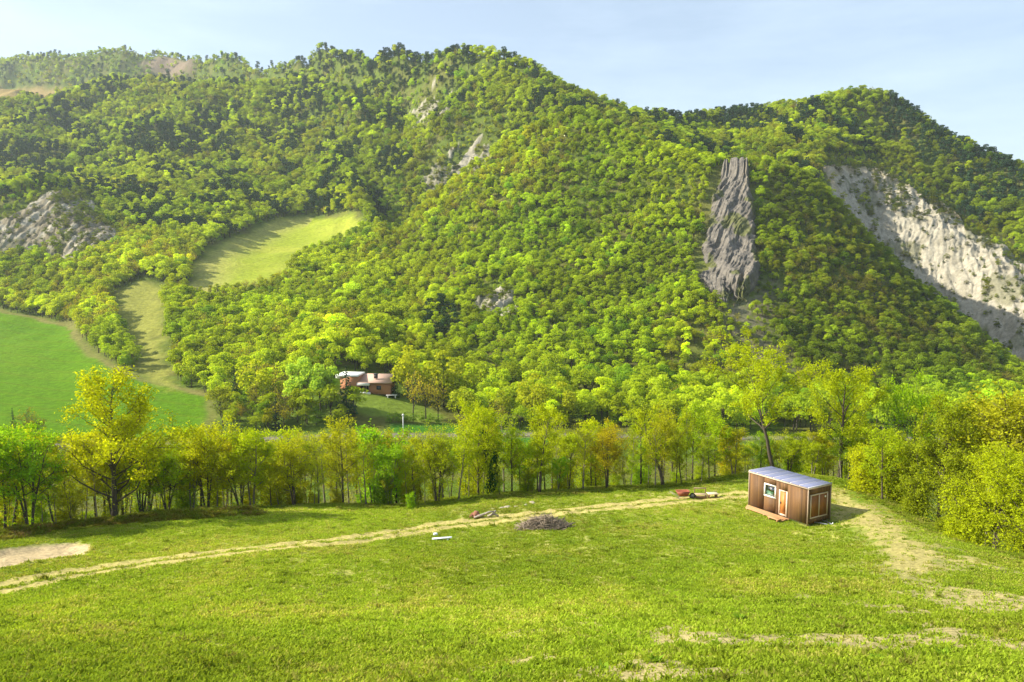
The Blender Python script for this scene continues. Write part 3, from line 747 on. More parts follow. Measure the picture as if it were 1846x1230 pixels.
def place_tree(me_tr, me_cr, name, label, x, y, h, w, rz, tn, group, hn, sink=.15, tilt=0):
    t = thing(name, label, 'tree' if name != 'bush' else 'bush', (x, y, h1(x, y)-sink), rz, group)
    t.scale = (h/hn*w, h/hn*w, h/hn); t.rotation_euler[1] = tilt
    a = obj('trunk', me_tr, t); b = obj('crown', me_cr, t); b['tint'] = [float(q) for q in tn]
    return t
def where(u, v):
    if u < 140: return 'far left beyond the crop field'
    if u < 390: return 'along the curved edge of the crop field'
    if u < 560: return 'in the wood left of the brick house'
    if u < 720: return 'close round the brick house'
    if u < 860: return 'beside the lawn right of the brick house'
    if u < 1080: return 'on the valley floor below the green spur'
    if u < 1260: return 'below the green spur, left of the grey slab'
    if u < 1480: return 'below the grey rock slab'
    if u < 1700: return 'at the spur foot behind the cabin'
    return 'at the far right below the pale cliff'
KN = {'round': ('broadleaf_tree', 'round-crowned'), 'tall': ('broadleaf_tree', 'narrow upright'), 'bush': ('bush', 'low spreading'), 'bare': ('bare_tree', 'thin, barely leafed'), 'spruce': ('conifer_tree', 'dark pointed'), 'pine': ('pine_tree', 'dark rounded')}
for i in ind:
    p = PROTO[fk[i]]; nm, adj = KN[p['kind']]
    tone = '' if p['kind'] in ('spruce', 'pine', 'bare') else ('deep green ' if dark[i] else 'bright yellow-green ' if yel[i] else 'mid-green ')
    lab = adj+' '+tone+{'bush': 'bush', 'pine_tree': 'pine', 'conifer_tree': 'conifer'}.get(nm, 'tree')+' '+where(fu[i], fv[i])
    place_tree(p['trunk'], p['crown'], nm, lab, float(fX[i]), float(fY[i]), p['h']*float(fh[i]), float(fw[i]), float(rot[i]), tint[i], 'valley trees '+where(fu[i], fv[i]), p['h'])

# ------------------------------------------------------------------ near trees, with real limbs
def near_tree(seed, Ht=10., trunk_r=.16, base=.3, spread=3.0, nlimb=14, stems=1, nleaf=7000, lsize=.095, lean=0., wob=.25, droop=0., fill=.0, env='oval', clump=.22, lenp=1.0):
    rg = np.random.default_rng(seed); tb = MB(); tips = []
    for sidx in range(stems):
        th0 = rg.uniform(0, 6.28); off = 0 if stems == 1 else rg.uniform(.2, .9)
        lx, ly = (lean, 0) if stems == 1 else (math.cos(th0)*off*1.8, math.sin(th0)*off*1.8)
        hh = Ht*(.93 if stems == 1 else rg.uniform(.75, .96)); nseg = 9
        t = np.linspace(0, 1, nseg); w = np.cumsum(rg.normal(0, wob*.35, (nseg, 2)), 0)
        P = np.stack([math.cos(th0)*.15*(stems > 1)+lx*t**1.3+w[:, 0]*t, math.sin(th0)*.15*(stems > 1)+ly*t**1.3+w[:, 1]*t, hh*t-.3*(1-t)], 1)
        rr = trunk_r*(1-t)**.85+.018; rr[0] *= 1.35; tb.tube(P, rr/(1 if stems == 1 else 1.6), 7)
        for k in range(max(5, nlimb//(1 if stems == 1 else 2))):
            f = base+(1-base)*((k+rg.random())/max(5, nlimb//(1 if stems == 1 else 2)))*.97
            i = f*(nseg-1); i0 = min(int(i), nseg-2); b = P[i0]+(P[i0+1]-P[i0])*(i-i0)
            g = (f-base)/(1-base)
            e = {'oval': math.sin(np.pi*min(1, .18+.78*g))**.8, 'vase': .35+.75*g if g < .8 else 1-.6*(g-.8)/.2, 'top': .3+.9*math.sin(np.pi*min(1, .25+.7*g)), 'cone': 1.1-.72*g}[env]
            Lb = spread*e*rg.uniform(.75, 1.15)/(1 if stems == 1 else 1.35); th = th0+k*2.4+rg.normal(0, .4)
            up = rg.uniform(.45, .95)+.5*g; d = unit(np.array([math.cos(th), math.sin(th), up]))
            q = np.linspace(0, 1, 5)[:, None]; B = b+d*Lb*1.15*q+np.array([0, 0, 1])*(.35-droop)*Lb*q**2*.6+rg.normal(0, .07*Lb, (5, 3))*q
            r0 = max(.02, .48*rr[i0]*(1-.3*g)); tb.tube(B, np.linspace(r0, .012, 5), 5)
            tips.append((B[2], B[4]-B[2], .7))
            for m in range(5):
                s = rg.uniform(.3, 1); j = s*4; j0 = min(int(j), 3); c0 = B[j0]+(B[j0+1]-B[j0])*(j-j0)
                d2 = unit(d+rg.normal(0, .75, 3)+[0, 0, .3]); L2 = Lb*rg.uniform(.25, .5)
                c2 = c0+d2*L2+[0, 0, .1*L2]; tb.tube([c0, (c0+c2)/2+rg.normal(0, .04*L2, 3), c2], [r0*.35+.006, r0*.22+.005, .005], 3)
                tips.append((c0, c2-c0, 1.))
                for m3 in range(3):
                    a0 = c0+(c2-c0)*rg.uniform(.3, 1); a2 = a0+unit(d2+rg.normal(0, .8, 3))*L2*rg.uniform(.3, .6); tb.tube([a0, a2], [.010, .004], 3); tips.append((a0, a2-a0, 1.))
    W = np.array([t[2] for t in tips]); A0 = np.array([t[0] for t in tips]); D = np.array([t[1] for t in tips])
    cw = rg.uniform(.2, 1.6, len(tips))*W*(np.linalg.norm(D, axis=1)+.10)**lenp; pk = rg.choice(len(tips), nleaf, p=cw/cw.sum())
    C = A0[pk]+D[pk]*rg.uniform(.1, 1.12, (nleaf, 1))+rg.normal(0, clump, (nleaf, 3))*np.array([1, 1, .8])
    if fill:
        m = int(nleaf*fill); th = rg.uniform(0, 6.28, m); rr2 = spread*.75*np.sqrt(rg.random(m)); z = Ht*rg.uniform(.03, .45, m)
        C[:m] = np.stack([rr2*np.cos(th), rr2*np.sin(th), z], 1)+.25*rg.normal(size=(m, 3))
    C = C[C[:, 2] > .1]
    tv = rg.uniform(-.22, .22, len(tips)); lv = np.clip(.5+tv[pk[:len(C)]]+rg.normal(0, .2, len(C)), 0, 1)
    cen = np.array([lean*.6, 0, Ht*.5]); Nn = unit(unit(C-cen)*.35+rg.normal(size=C.shape)*.6+[0, 0, .25])
    V, Fq, lvv = crown_mesh('crown', C, Nn, rg.uniform(.6, 1.35, len(C))*lsize, rg, None, .6, lv)
    return tb, V, Fq, lvv
NP = {}
def near_proto(key, bark='bark', **kw):
    tb, V, Fq, lv = near_tree(**kw)
    NP[key] = (tb.mesh('trunk', M[bark]), np_mesh('crown', V, [Fq], [M['leaf']], None, {'lv': ('FLOAT', lv)}), kw.get('Ht', 10.))
near_proto('slim_a', seed=1, Ht=10, trunk_r=.10, base=.36, spread=1.9, nlimb=16, nleaf=4300, wob=.3, env='top', fill=.05)
near_proto('slim_b', seed=2, Ht=10, trunk_r=.09, base=.40, spread=1.7, nlimb=14, nleaf=3600, lean=.9, wob=.35, env='top', fill=.05, bark='bark_pale')
near_proto('slim_c', seed=3, Ht=10, trunk_r=.11, base=.34, spread=2.1, nlimb=18, nleaf=5200, lean=-.6, env='oval', fill=.05)
near_proto('multi_a', seed=4, Ht=10, trunk_r=.15, base=.34, spread=2.6, nlimb=18, stems=4, nleaf=7000, env='top', fill=.05)
near_proto('multi_b', seed=5, Ht=10, trunk_r=.14, base=.32, spread=2.8, nlimb=16, stems=3, nleaf=6200, env='oval', fill=.05, bark='bark_pale')
near_proto('sparse_a', seed=6, Ht=10, trunk_r=.11, base=.36, spread=2.3, nlimb=18, stems=2, nleaf=2600, env='vase', lsize=.075)
near_proto('sparse_b', seed=7, Ht=10, trunk_r=.10, base=.36, spread=2.0, nlimb=16, nleaf=1900, env='vase', lsize=.075, bark='bark_pale')
near_proto('broad_a', seed=8, Ht=10, trunk_r=.2, base=.18, spread=3.8, nlimb=22, nleaf=13000, env='oval', lsize=.095, fill=.12)
near_proto('broad_b', seed=9, Ht=10, trunk_r=.2, base=.15, spread=3.6, nlimb=22, stems=3, nleaf=13000, env='oval', lsize=.095, fill=.16)
near_proto('bush_a', seed=10, Ht=5, trunk_r=.06, base=.08, spread=2.0, nlimb=14, stems=5, nleaf=6500, env='oval', fill=.3)
near_proto('bush_b', seed=11, Ht=5, trunk_r=.06, base=.08, spread=2.3, nlimb=14, stems=5, nleaf=7500, env='oval', fill=.35)

def nt(key, u, dY, vtop, label, tn=(1, 1, 1), w=1.0, rz=None, name='broadleaf_tree', group=None, tilt=0, Y=None):
    a = float(ray(u, 900)[0]); Yb = float(np.interp(a, AG, bY)) if Y is None else Y
    y = Yb+dY; x = a*y; z = h1(x, y); vt = float(ray(u, vtop)[1])*y
    hgt = max(1.2, vt-z)
    tr, cr, hn = NP[key]
    return place_tree(tr, cr, name, label, x, y, hgt, w*(hn/hgt)**.35 if hn == 10. else w, random.uniform(0, 6.28) if rz is None else rz, tn, group, hn, .15, tilt)
YG, YL, GR, OL, BR = (1.0, 1.0, .8), (1.16, 1.08, .7), (.70, .95, 1.0), (.72, .74, .9), (.84, .78, 1.2)

# heroes
near_proto('hero_left', seed=21, Ht=12, trunk_r=.185, base=.16, spread=3.9, nlimb=36, nleaf=15000, env='cone', lsize=.098, wob=.2, clump=.24, lenp=1.5)
tr, cr, hn = NP['hero_left']
nt('hero_left', 205, .2, 676, 'tall yellow-leafed tree with dark low-forking trunk, rising above the thicket before the crop field', YL, 1.18, 1.0, 'tall_tree')
near_proto('hero_mid', seed=22, Ht=11, trunk_r=.22, base=.42, spread=4.0, nlimb=14, nleaf=8500, env='top', lean=-1.6, lsize=.10, wob=.5, clump=.24)
nt('hero_mid', 1394, 1.0, 655, 'tall yellow-green tree with leaning dark trunk right behind the wooden cabin', YG, .95, .2, 'tall_tree', tilt=R(-4))
near_proto('hero_right', seed=23, Ht=11, trunk_r=.24, base=.30, spread=4.4, nlimb=18, nleaf=10500, env='oval', lsize=.10, wob=.35, clump=.24)
nt('hero_right', 1512, 3.0, 672, 'spreading yellow-green tree on thick dark trunk just right of the cabin roof', YG, .95, 2.2, 'tall_tree')
near_proto('hero_crook', seed=24, Ht=9, trunk_r=.2, base=.35, spread=2.6, nlimb=12, nleaf=2800, env='vase', lean=-1.2, wob=.8)
nt('hero_crook', 1195, 0.3, 738, 'thinly leafed tree with crooked dark trunk, left of the wheelbarrow', YG, 1.0, .3, 'crooked_tree', tilt=R(-6))
near_proto('hero_lean', seed=25, Ht=8, trunk_r=.15, base=.3, spread=2.6, nlimb=14, nleaf=5200, env='vase', lean=.9, wob=.4)
nt('hero_lean', 972, .2, 752, 'leaning thin-trunked tree at the meadow edge straight behind the brush pile', YG, 1.0, .1, 'leaning_tree')
nt('multi_a', 372, 1.0, 757, 'yellow tree with several upright stems, first right of the tall yellow tree', YL, 1.0, 1.2, 'multi_stemmed_tree')
nt('multi_b', 455, .8, 752, 'full bright lime-green tree with forked trunk, beside the many-stemmed yellow tree', (1.05, 1.12, .8), 1.05, .4, 'forked_tree')
nt('broad_a', 862, 2.4, 735, 'lime-green tree with an ivy-wrapped trunk in the middle of the thicket', (1.05, 1.08, .8), .62, .6, 'ivy_clad_tree')
nt('bush_a', 741, -1.0, 884, 'small round green bush standing out on the meadow edge', (.75, 1.05, .9), .8, 0, 'bush')
nt('bush_b', 690, 1.0, 850, 'dark green dense bush at the foot of the thicket', (.32, .5, .8), .8, 0, 'bush')
nt('bush_b', 700, 8, 775, 'bright grass-green bushy tree just behind the dark bush', (.72, 1.12, .9), .95, 2, 'bush')
nt('broad_b', 1690, 6, 708, 'big olive-green tree right of the cabin where the bank drops away', OL, .85, .5, 'olive_tree')
nt('broad_a', 1640, 16, 712, 'rounded fresh green tree behind the big olive-green tree', (.75, 1.0, .9), .6, .9, 'broadleaf_tree')
nt('broad_b', 1800, 2.2, 800, 'bright yellow-green shrubby tree at the right end of the bank', YG, 1.0, 1.5, 'broadleaf_tree')
nt('multi_a', 1846, 12, 690, 'tall brownish-green tree at the right edge of the picture', (.95, .85, 1.1), 1.3, .3, 'broadleaf_tree')
nt('broad_a', 1860, 1.5, 830, 'yellow-green tree cut by the right edge above the bank', YG, .9, 2.3, 'broadleaf_tree')
nt('bush_a', 1560, 1.5, 800, 'bright yellow-green leafy sapling on the bank just right of the cabin', YL, 1.0, 0, 'bush')
nt('bush_b', 1745, 1.0, 870, 'leafy bush low on the bank between the olive and shrubby trees', YG, .9, 1, 'bush')

# ivy round the trunk of the ivy-clad tree
def ivy():
    a = float(ray(882, 900)[0]); y = float(np.interp(a, AG, bY))+2.6; x = a*y; z = h1(x, y)
    rg = np.random.default_rng(5); n = 2300; t = rg.random(n)**.9; th = rg.uniform(0, 6.28, n); r = (.16+.55*np.clip(fbm(t*3, th*.4, .35, 3, 55)*.5+.5, 0, 1)*np.sin(np.pi*np.clip(t*.95+.05, 0, 1)))*rg.uniform(.4, 1, n)*1.6
    top = float(ray(882, 782)[1])*y-z
    C = np.stack([r*np.cos(th)+.45*np.sin(t*4)-.3*t, r*np.sin(th), .3+top*t], 1)
    V, Fq, lv = crown_mesh('ivy', C, unit(np.stack([np.cos(th), np.sin(th), th*0+.3], 1)+.5*rg.normal(size=(n, 3))), rg.uniform(.08, .15, n), rg, None)
    ob = obj('ivy', np_mesh('ivy', V, [Fq], [M['needle']], None, {'lv': ('FLOAT', lv)})); ob['tint'] = [1.0, 1.5, .8]
    thing('ivy', 'dark ivy column climbing the trunk in the middle of the thicket', 'ivy', (x, y, z), 0, None, ob)
ivy()

ENV = [(-80, 778), (0, 778), (60, 780), (110, 785), (160, 790), (260, 785), (300, 782), (330, 775), (400, 775), (500, 775), (560, 778), (600, 775), (640, 770), (700, 785), (780, 765), (850, 760), (900, 770), (960, 775), (1040, 750), (1100, 765), (1180, 760), (1240, 720), (1290, 770),
       (1330, 775), (1430, 775), (1480, 770), (1560, 750), (1620, 740), (1700, 760), (1780, 780), (1846, 760), (1920, 760)]
def seg(u):
    if u < 150: return 'left of the tall yellow tree'
    if u < 330: return 'between the tall and the many-stemmed yellow trees'
    if u < 520: return 'round the forked lime-green tree'
    if u < 690: return 'left of the dark dense bush'
    if u < 830: return 'between the dark bush and the ivy column'
    if u < 960: return 'right of the ivy column'
    if u < 1120: return 'behind and right of the brush pile'
    if u < 1260: return 'round the crooked dark trunk'
    if u < 1420: return 'between the wheelbarrow and the cabin'
    if u < 1560: return 'just right of the cabin'
    return 'on the falling bank at the right'
TY = {'slim_a': 'slim leafy', 'slim_b': 'slim pale-stemmed', 'slim_c': 'slender dark-stemmed', 'multi_a': 'many-stemmed', 'multi_b': 'three-stemmed', 'sparse_a': 'thin twiggy', 'sparse_b': 'nearly bare pale', 'bush_a': 'low leafy', 'bush_b': 'low dense'}
u = -70.
cnt = 0
while u < 1600:
    row = cnt % 3; cnt += 1
    dY = [random.uniform(.2, 2.0), random.uniform(3, 8), random.uniform(9, 18)][row]
    vt = np.interp(u, [e[0] for e in ENV], [e[1] for e in ENV])+random.uniform(-22, 30)+(row == 0)*random.uniform(0, 36)
    if 855 < u < 912: dY = max(dY, 4.5)
    if 1290 < u < 1520: dY = max(dY, 3.0)
    key = random.choice(['slim_a', 'slim_b', 'slim_c', 'slim_a', 'slim_c', 'multi_a', 'multi_b', 'sparse_a', 'sparse_b'])
    if 560 < u < 680: key = random.choice(['sparse_a', 'slim_b', 'sparse_b', 'slim_a'])
    tn = random.choice([YG, YG, YL, (1, 1, .9), GR, (1.0, .92, .9)])
    if 540 < u < 700 and random.random() < .6: tn = (1.0, .90, 1.0)
    if u < 530 and tn != GR and random.random() < .6: tn = YL
    if 'sparse' in key and random.random() < .5: tn = BR
    tone = 'green' if tn == GR else 'yellow' if tn == YL else 'brownish' if tn == BR else 'yellow-green'
    nt(key, u, dY, float(vt), TY[key]+' '+tone+' tree '+seg(u), tuple(c*random.uniform(.88, 1.12) for c in tn), random.uniform(.85, 1.15), None, 'young_tree', 'young trees along the meadow edge '+seg(u), R(random.uniform(-4, 4)))
    u += random.uniform(10, 21)
# thin poles between them
u = -60.
while u < 1540:
    vt = np.interp(u, [e[0] for e in ENV], [e[1] for e in ENV])+random.uniform(0, 60)
    if not 1290 < u < 1510: nt(random.choice(['sparse_a', 'sparse_b', 'slim_b']), u, random.uniform(.3, 5), float(vt), 'very thin pole-like sapling in the thicket '+seg(u), random.choice([YG, (1, 1, .9), BR]), .55, None, 'sapling', 'thin saplings in the thicket '+seg(u), R(random.uniform(-7, 7)))
    u += random.uniform(16, 34)
# underwood behind the stems
u = -60.
while u < 1560:
    nt(random.choice(['bush_a', 'bush_b']), u, random.uniform(1.5, 12), float(np.interp(u, [e[0] for e in BROW], [e[1] for e in BROW]))-random.uniform(28, 70), 'low underwood bush '+seg(u),
       tuple(c*random.uniform(.85, 1.1) for c in random.choice([YG, (1, 1, .9), (.85, 1, .9)])), random.uniform(.9, 1.3), None, 'bush', 'underwood bushes '+seg(u))
    u += random.uniform(34, 64)
# bank on the right and the lower slope
for (uu, dy, vt, key, tn, lab) in [(1600, 5, 790, 'bush_b', YG, 'leafy bush below the sapling on the right bank'), (1650, 3, 850, 'bush_a', OL, 'olive bush on the right bank'), (1600, 9, 760, 'multi_b', OL, 'dull green many-stemmed tree on the right bank'),
    (1720, 12, 745, 'multi_a', OL, 'olive many-stemmed tree behind the right bank'), (1760, 14, 735, 'slim_c', BR, 'brownish slender tree high at the right'), (1800, 16, 705, 'broad_b', (1.0, .85, 1.1), 'broad brown-green tree high at the right'), (1700, 2, 930, 'bush_b', OL, 'low olive bush on the brink of the right bank'),
    (1780, 6, 790, 'multi_b', (.9, .85, 1), 'dull many-stemmed tree behind the bright shrubby tree'), (1640, 8, 790, 'broad_b', OL, 'wide olive tree left of the big olive-green tree'), (1740, 8, 800, 'broad_b', OL, 'wide olive tree right of the big olive-green tree'), (1900, 5, 780, 'broad_b', YG, 'yellow-green tree beyond the right edge')]:
    nt(key, uu, dy, vt, lab, tn, .9, None, 'bush' if 'bush' in key else 'broadleaf_tree')

# trees on the valley floor placed one by one
def vt_(kind, u, v, Hm, label, tn, w=1., name=None, k=0):
    x, y = world_at(u, v, 150); p = PROTO[KI[kind][k % len(KI[kind])]]
    return place_tree(p['trunk'], p['crown'], name or KN[kind][0], label, x, y, Hm, w, random.uniform(0, 6), tn, None, p['h'], .2)
vt_('spruce', 625, 752, 14, 'dark green conifer in front of the left end of the brick house', (1.0, 1.2, 1.3), 1.15)
vt_('spruce', 712, 716, 7, 'small dark conifer at the right end of the brick house', (.9, 1.3, 1.0), 1.2)
vt_('spruce', 425, 738, 12, 'dark narrow conifer in the wood left of the brick house', (.8, 1, 1.1), .75)
vt_('spruce', 498, 775, 9, 'dark conifer low in the valley, behind the lime-green forked tree', (.8, .9, .9), 1.1)
vt_('spruce', 478, 770, 7, 'smaller dark conifer beside another, behind the lime-green forked tree', (.8, .9, .9), 1.1)
vt_('spruce', 25, 790, 8, 'dark slim conifer at the left, in front of the crop field', (.9, 1, 1.2), .7)
vt_('bare', 50, 795, 9, 'leafless dark tree at the left, in front of the crop field', (.6, .5, .9), 1.2)
vt_('bare', 68, 796, 8, 'second leafless dark tree beside the slim conifer at the left', (.6, .5, .9), 1.1)
for i, (u, v, h_) in enumerate([(528, 745, 15), (552, 748, 17), (578, 750, 15), (598, 735, 12)]):
    vt_('tall', u, v, h_, ['tall pale silver-green poplar, leftmost of the pale group by the house', 'tallest pale silver-green poplar of the group by the house', 'pale grey-green poplar right of the tallest one', 'pale grey-green poplar nearest the dark conifer by the house'][i], (1.15, 1.25, 3.2), .95, 'poplar_tree', i)
for i, (u, v, h_) in enumerate([(745, 752, 14), (768, 757, 15), (790, 760, 13)]):
    vt_('bare', u, v, h_, ['bare pale tree on the lawn edge, left one', 'bare pale tree on the lawn edge, middle one', 'bare pale tree on the lawn edge, right one'][i], (1.3, .9, 1.6), .8, 'bare_tree', i)
for u, v, h_, lb in [(735, 720, 17, 'large olive tree behind the right end of the brick house'), (800, 735, 18, 'tall olive tree right of the lawn'), (830, 740, 14, 'green tree right of the tall olive tree'), (960, 765, 15, 'big rounded yellow-green tree on the valley floor above the brush pile'), (1010, 768, 13, 'second rounded yellow-green tree beside the bigger one')]:
    vt_('round', u, v, h_, lb, (1.1, .95, .9), 1.1)
vt_('round', 460, 735, 15, 'golden-green round tree left of the poplars', (1.2, 1.08, .8), 1.1)
for i, (u, v) in enumerate([(702, 765), (715, 763), (730, 763), (745, 763), (760, 762), (775, 764), (790, 766)]):
    vt_('bush', u, v, 2.6, 'dark rounded shrub in the hedge below the lawn', (.45, .6, .9), 1.2, 'hedge_shrub', i)['group'] = 'hedge shrubs below the lawn'

# ------------------------------------------------------------------ brick house in the valley
def house():
    x, y = HOUSE; z = h1(x, y)-.3
    t = thing('brick_house', 'low brick house with reddish roof and taller flat-roofed block, among valley trees', 'house', (x, y, z), R(-6))
    brick = simple('brick', (.44, .19, .085), .9, 0, .2, 14, .1); white = simple('white_render', (.78, .76, .72), .8, 0, .05, 4)
    roofm = simple('terracotta_roof', (.52, .33, .24), .85, 0, .18, 9, .1, (8, 1, 1)); glass = simple('dark_window_glass', (.03, .04, .06), .15, 0, .1, 3); dk = simple('dark_frame', (.05, .045, .04), .6)
    m = MB(); m.box((-4.6, 1.5, 2.3), (5.2, 7, 5.4)); m.box((4.4, 2.0, 1.5), (6.4, 6, 3.8)); m.box((-.5, 3.2, 1.5), (3.3, 3.6, 3.8)); m.obj('wall', brick, t)
    m = MB(); m.box((-5.2, 1.5, 5.2), (6.8, 7.6, .5), bev=.05); m.box((-7.6, -.2, 4.7), (2.2, 3.4, .9), bev=.2); m.obj('flat_roof', white, t)
    m = MB(); m.box((3.1, 1.6, 4.0), (10.4, 7.4, .28), rx=R(13)); r_ = m.obj('roof', roofm, t)
    m = MB(); m.box((2.9, .6, 4.8), (1.0, .9, 1.2)); m.box((2.9, .6, 5.5), (1.3, 1.1, .15)); m.obj('chimney', dk, r_)
    m = MB(); m.box((-.4, -.3, 2.75), (3.9, 3.4, .9), bev=.05); m.obj('balcony', white, t)
    m = MB(); m.box((-.4, -1.9, -.1), (4.6, .5, .9)); m.obj('terrace_wall', white, t)
    for i in range(4):
        m = MB(); m.box((-1.55+i*.85, 1.3, 1.2), (.7, .1, 2.1)); w = m.obj('window', white if i in (1, 2) else dk, t)
        m = MB(); m.box((-1.55+i*.85, 1.23, 1.2), (.55, .05, 1.9)); m.obj('pane', glass, w)
    m = MB(); m.box((4.2, -1.03, 1.6), (1.4, .1, 1.2)); w = m.obj('window', dk, t); MB().box((4.2, -1.10, 1.6), (1.2, .04, 1.0)).obj('pane', glass, w)
    # small table on the lawn
    x2, y2 = world_at(706, 719, 150); z2 = h1(x2, y2)
    g = thing('garden_table', 'pale stone garden table on the lawn in front of the brick house', 'table', (x2, y2, z2), .1)
    MB().box((0, 0, .95), (3.2, 1.2, .14), bev=.03).obj('table_top', white, g)
    for s in (-1, 1): MB().box((s*1.1, 0, .45), (.3, .8, .9)).obj('leg', white, g)
    x3, y3 = world_at(727, 787, 150); z3 = h1(x3, y3)
    g = thing('marker_pole', 'slim white pole with a small head standing by the valley road', 'pole', (x3, y3, z3))
    gm = simple('white_pole_paint', (.7, .7, .68), .5); MB().tube([(0, 0, -.3), (0, 0, 3), (0, 0, 5.4)], [.12, .11, .10], 8).obj('pole', gm, g, True)
    MB().box((0, 0, 5.65), (.5, .5, .5), bev=.08).obj('lamp_head', gm, g)
    x4, y4 = world_at(543, 719, 150); g = thing('street_lamp', 'slender lamp with a flat pale head among trees left of the house', 'lamp', (x4, y4, h1(x4, y4)))
    MB().tube([(0, 0, -.3), (0, 0, 5), (.3, 0, 5.6), (1.2, 0, 5.7)], [.09, .07, .06, .05], 6).obj('pole', gm, g, True); MB().box((1.5, 0, 5.7), (1.3, .4, .16), bev=.05).obj('lamp_head', gm, g)
house()

# ------------------------------------------------------------------ wooden cabin on a trailer
def plank_mat():
    m, N, L, p = nodes_of('weathered_planks')
    tc = N.new('ShaderNodeTexCoord'); sp = N.new('ShaderNodeSeparateXYZ'); L.new(tc.outputs['Object'], sp.inputs[0])
    ad = N.new('ShaderNodeMath'); ad.operation = 'ADD'; L.new(sp.outputs['X'], ad.inputs[0]); L.new(sp.outputs['Y'], ad.inputs[1])
    mu = N.new('ShaderNodeMath'); mu.operation = 'MULTIPLY'; mu.inputs[1].default_value = 1/.118; L.new(ad.outputs[0], mu.inputs[0])
    fl = N.new('ShaderNodeMath'); fl.operation = 'FLOOR'; L.new(mu.outputs[0], fl.inputs[0]); fr = N.new('ShaderNodeMath'); fr.operation = 'FRACT'; L.new(mu.outputs[0], fr.inputs[0])
    wn_ = N.new('ShaderNodeTexWhiteNoise'); wn_.noise_dimensions = '1D'; L.new(fl.outputs[0], wn_.inputs['W'])
    rp = N.new('ShaderNodeValToRGB'); e = rp.color_ramp.elements; e[0].color = (.070, .034, .012, 1); e[1].color = (.25, .125, .036, 1); rp.color_ramp.elements.new(.5).color = (.155, .075, .024, 1)
    mp = N.new('ShaderNodeMapping'); mp.inputs['Scale'].default_value = (14, 14, 1.1); nz = N.new('ShaderNodeTexNoise'); nz.inputs['Scale'].default_value = 1.6; nz.inputs['Detail'].default_value = 6
    L.new(tc.outputs['Object'], mp.inputs[0]); L.new(mp.outputs[0], nz.inputs['Vector'])
    av = N.new('ShaderNodeMath'); av.operation = 'MULTIPLY_ADD'; av.inputs[1].default_value = .55; L.new(wn_.outputs['Value'], av.inputs[0])
    m2 = N.new('ShaderNodeMath'); m2.operation = 'MULTIPLY'; m2.inputs[1].default_value = .5; L.new(nz.outputs['Fac'], m2.inputs[0]); L.new(m2.outputs[0], av.inputs[2]); L.new(av.outputs[0], rp.inputs[0])
    gp = N.new('ShaderNodeMath'); gp.operation = 'GREATER_THAN'; gp.inputs[1].default_value = .10; L.new(fr.outputs[0], gp.inputs[0])
    mr = N.new('ShaderNodeMapRange'); mr.inputs['To Min'].default_value = .30; L.new(gp.outputs[0], mr.inputs['Value'])
    vm = N.new('ShaderNodeVectorMath'); vm.operation = 'SCALE'; L.new(rp.outputs[0], vm.inputs[0]); L.new(mr.outputs[0], vm.inputs['Scale']); L.new(vm.outputs[0], p.inputs['Base Color'])
    b = N.new('ShaderNodeBump'); b.inputs['Strength'].default_value = .6; b.inputs['Distance'].default_value = .02; L.new(gp.outputs[0], b.inputs['Height']); L.new(b.outputs[0], p.inputs['Normal'])
    p.inputs['Roughness'].default_value = .75
    return m
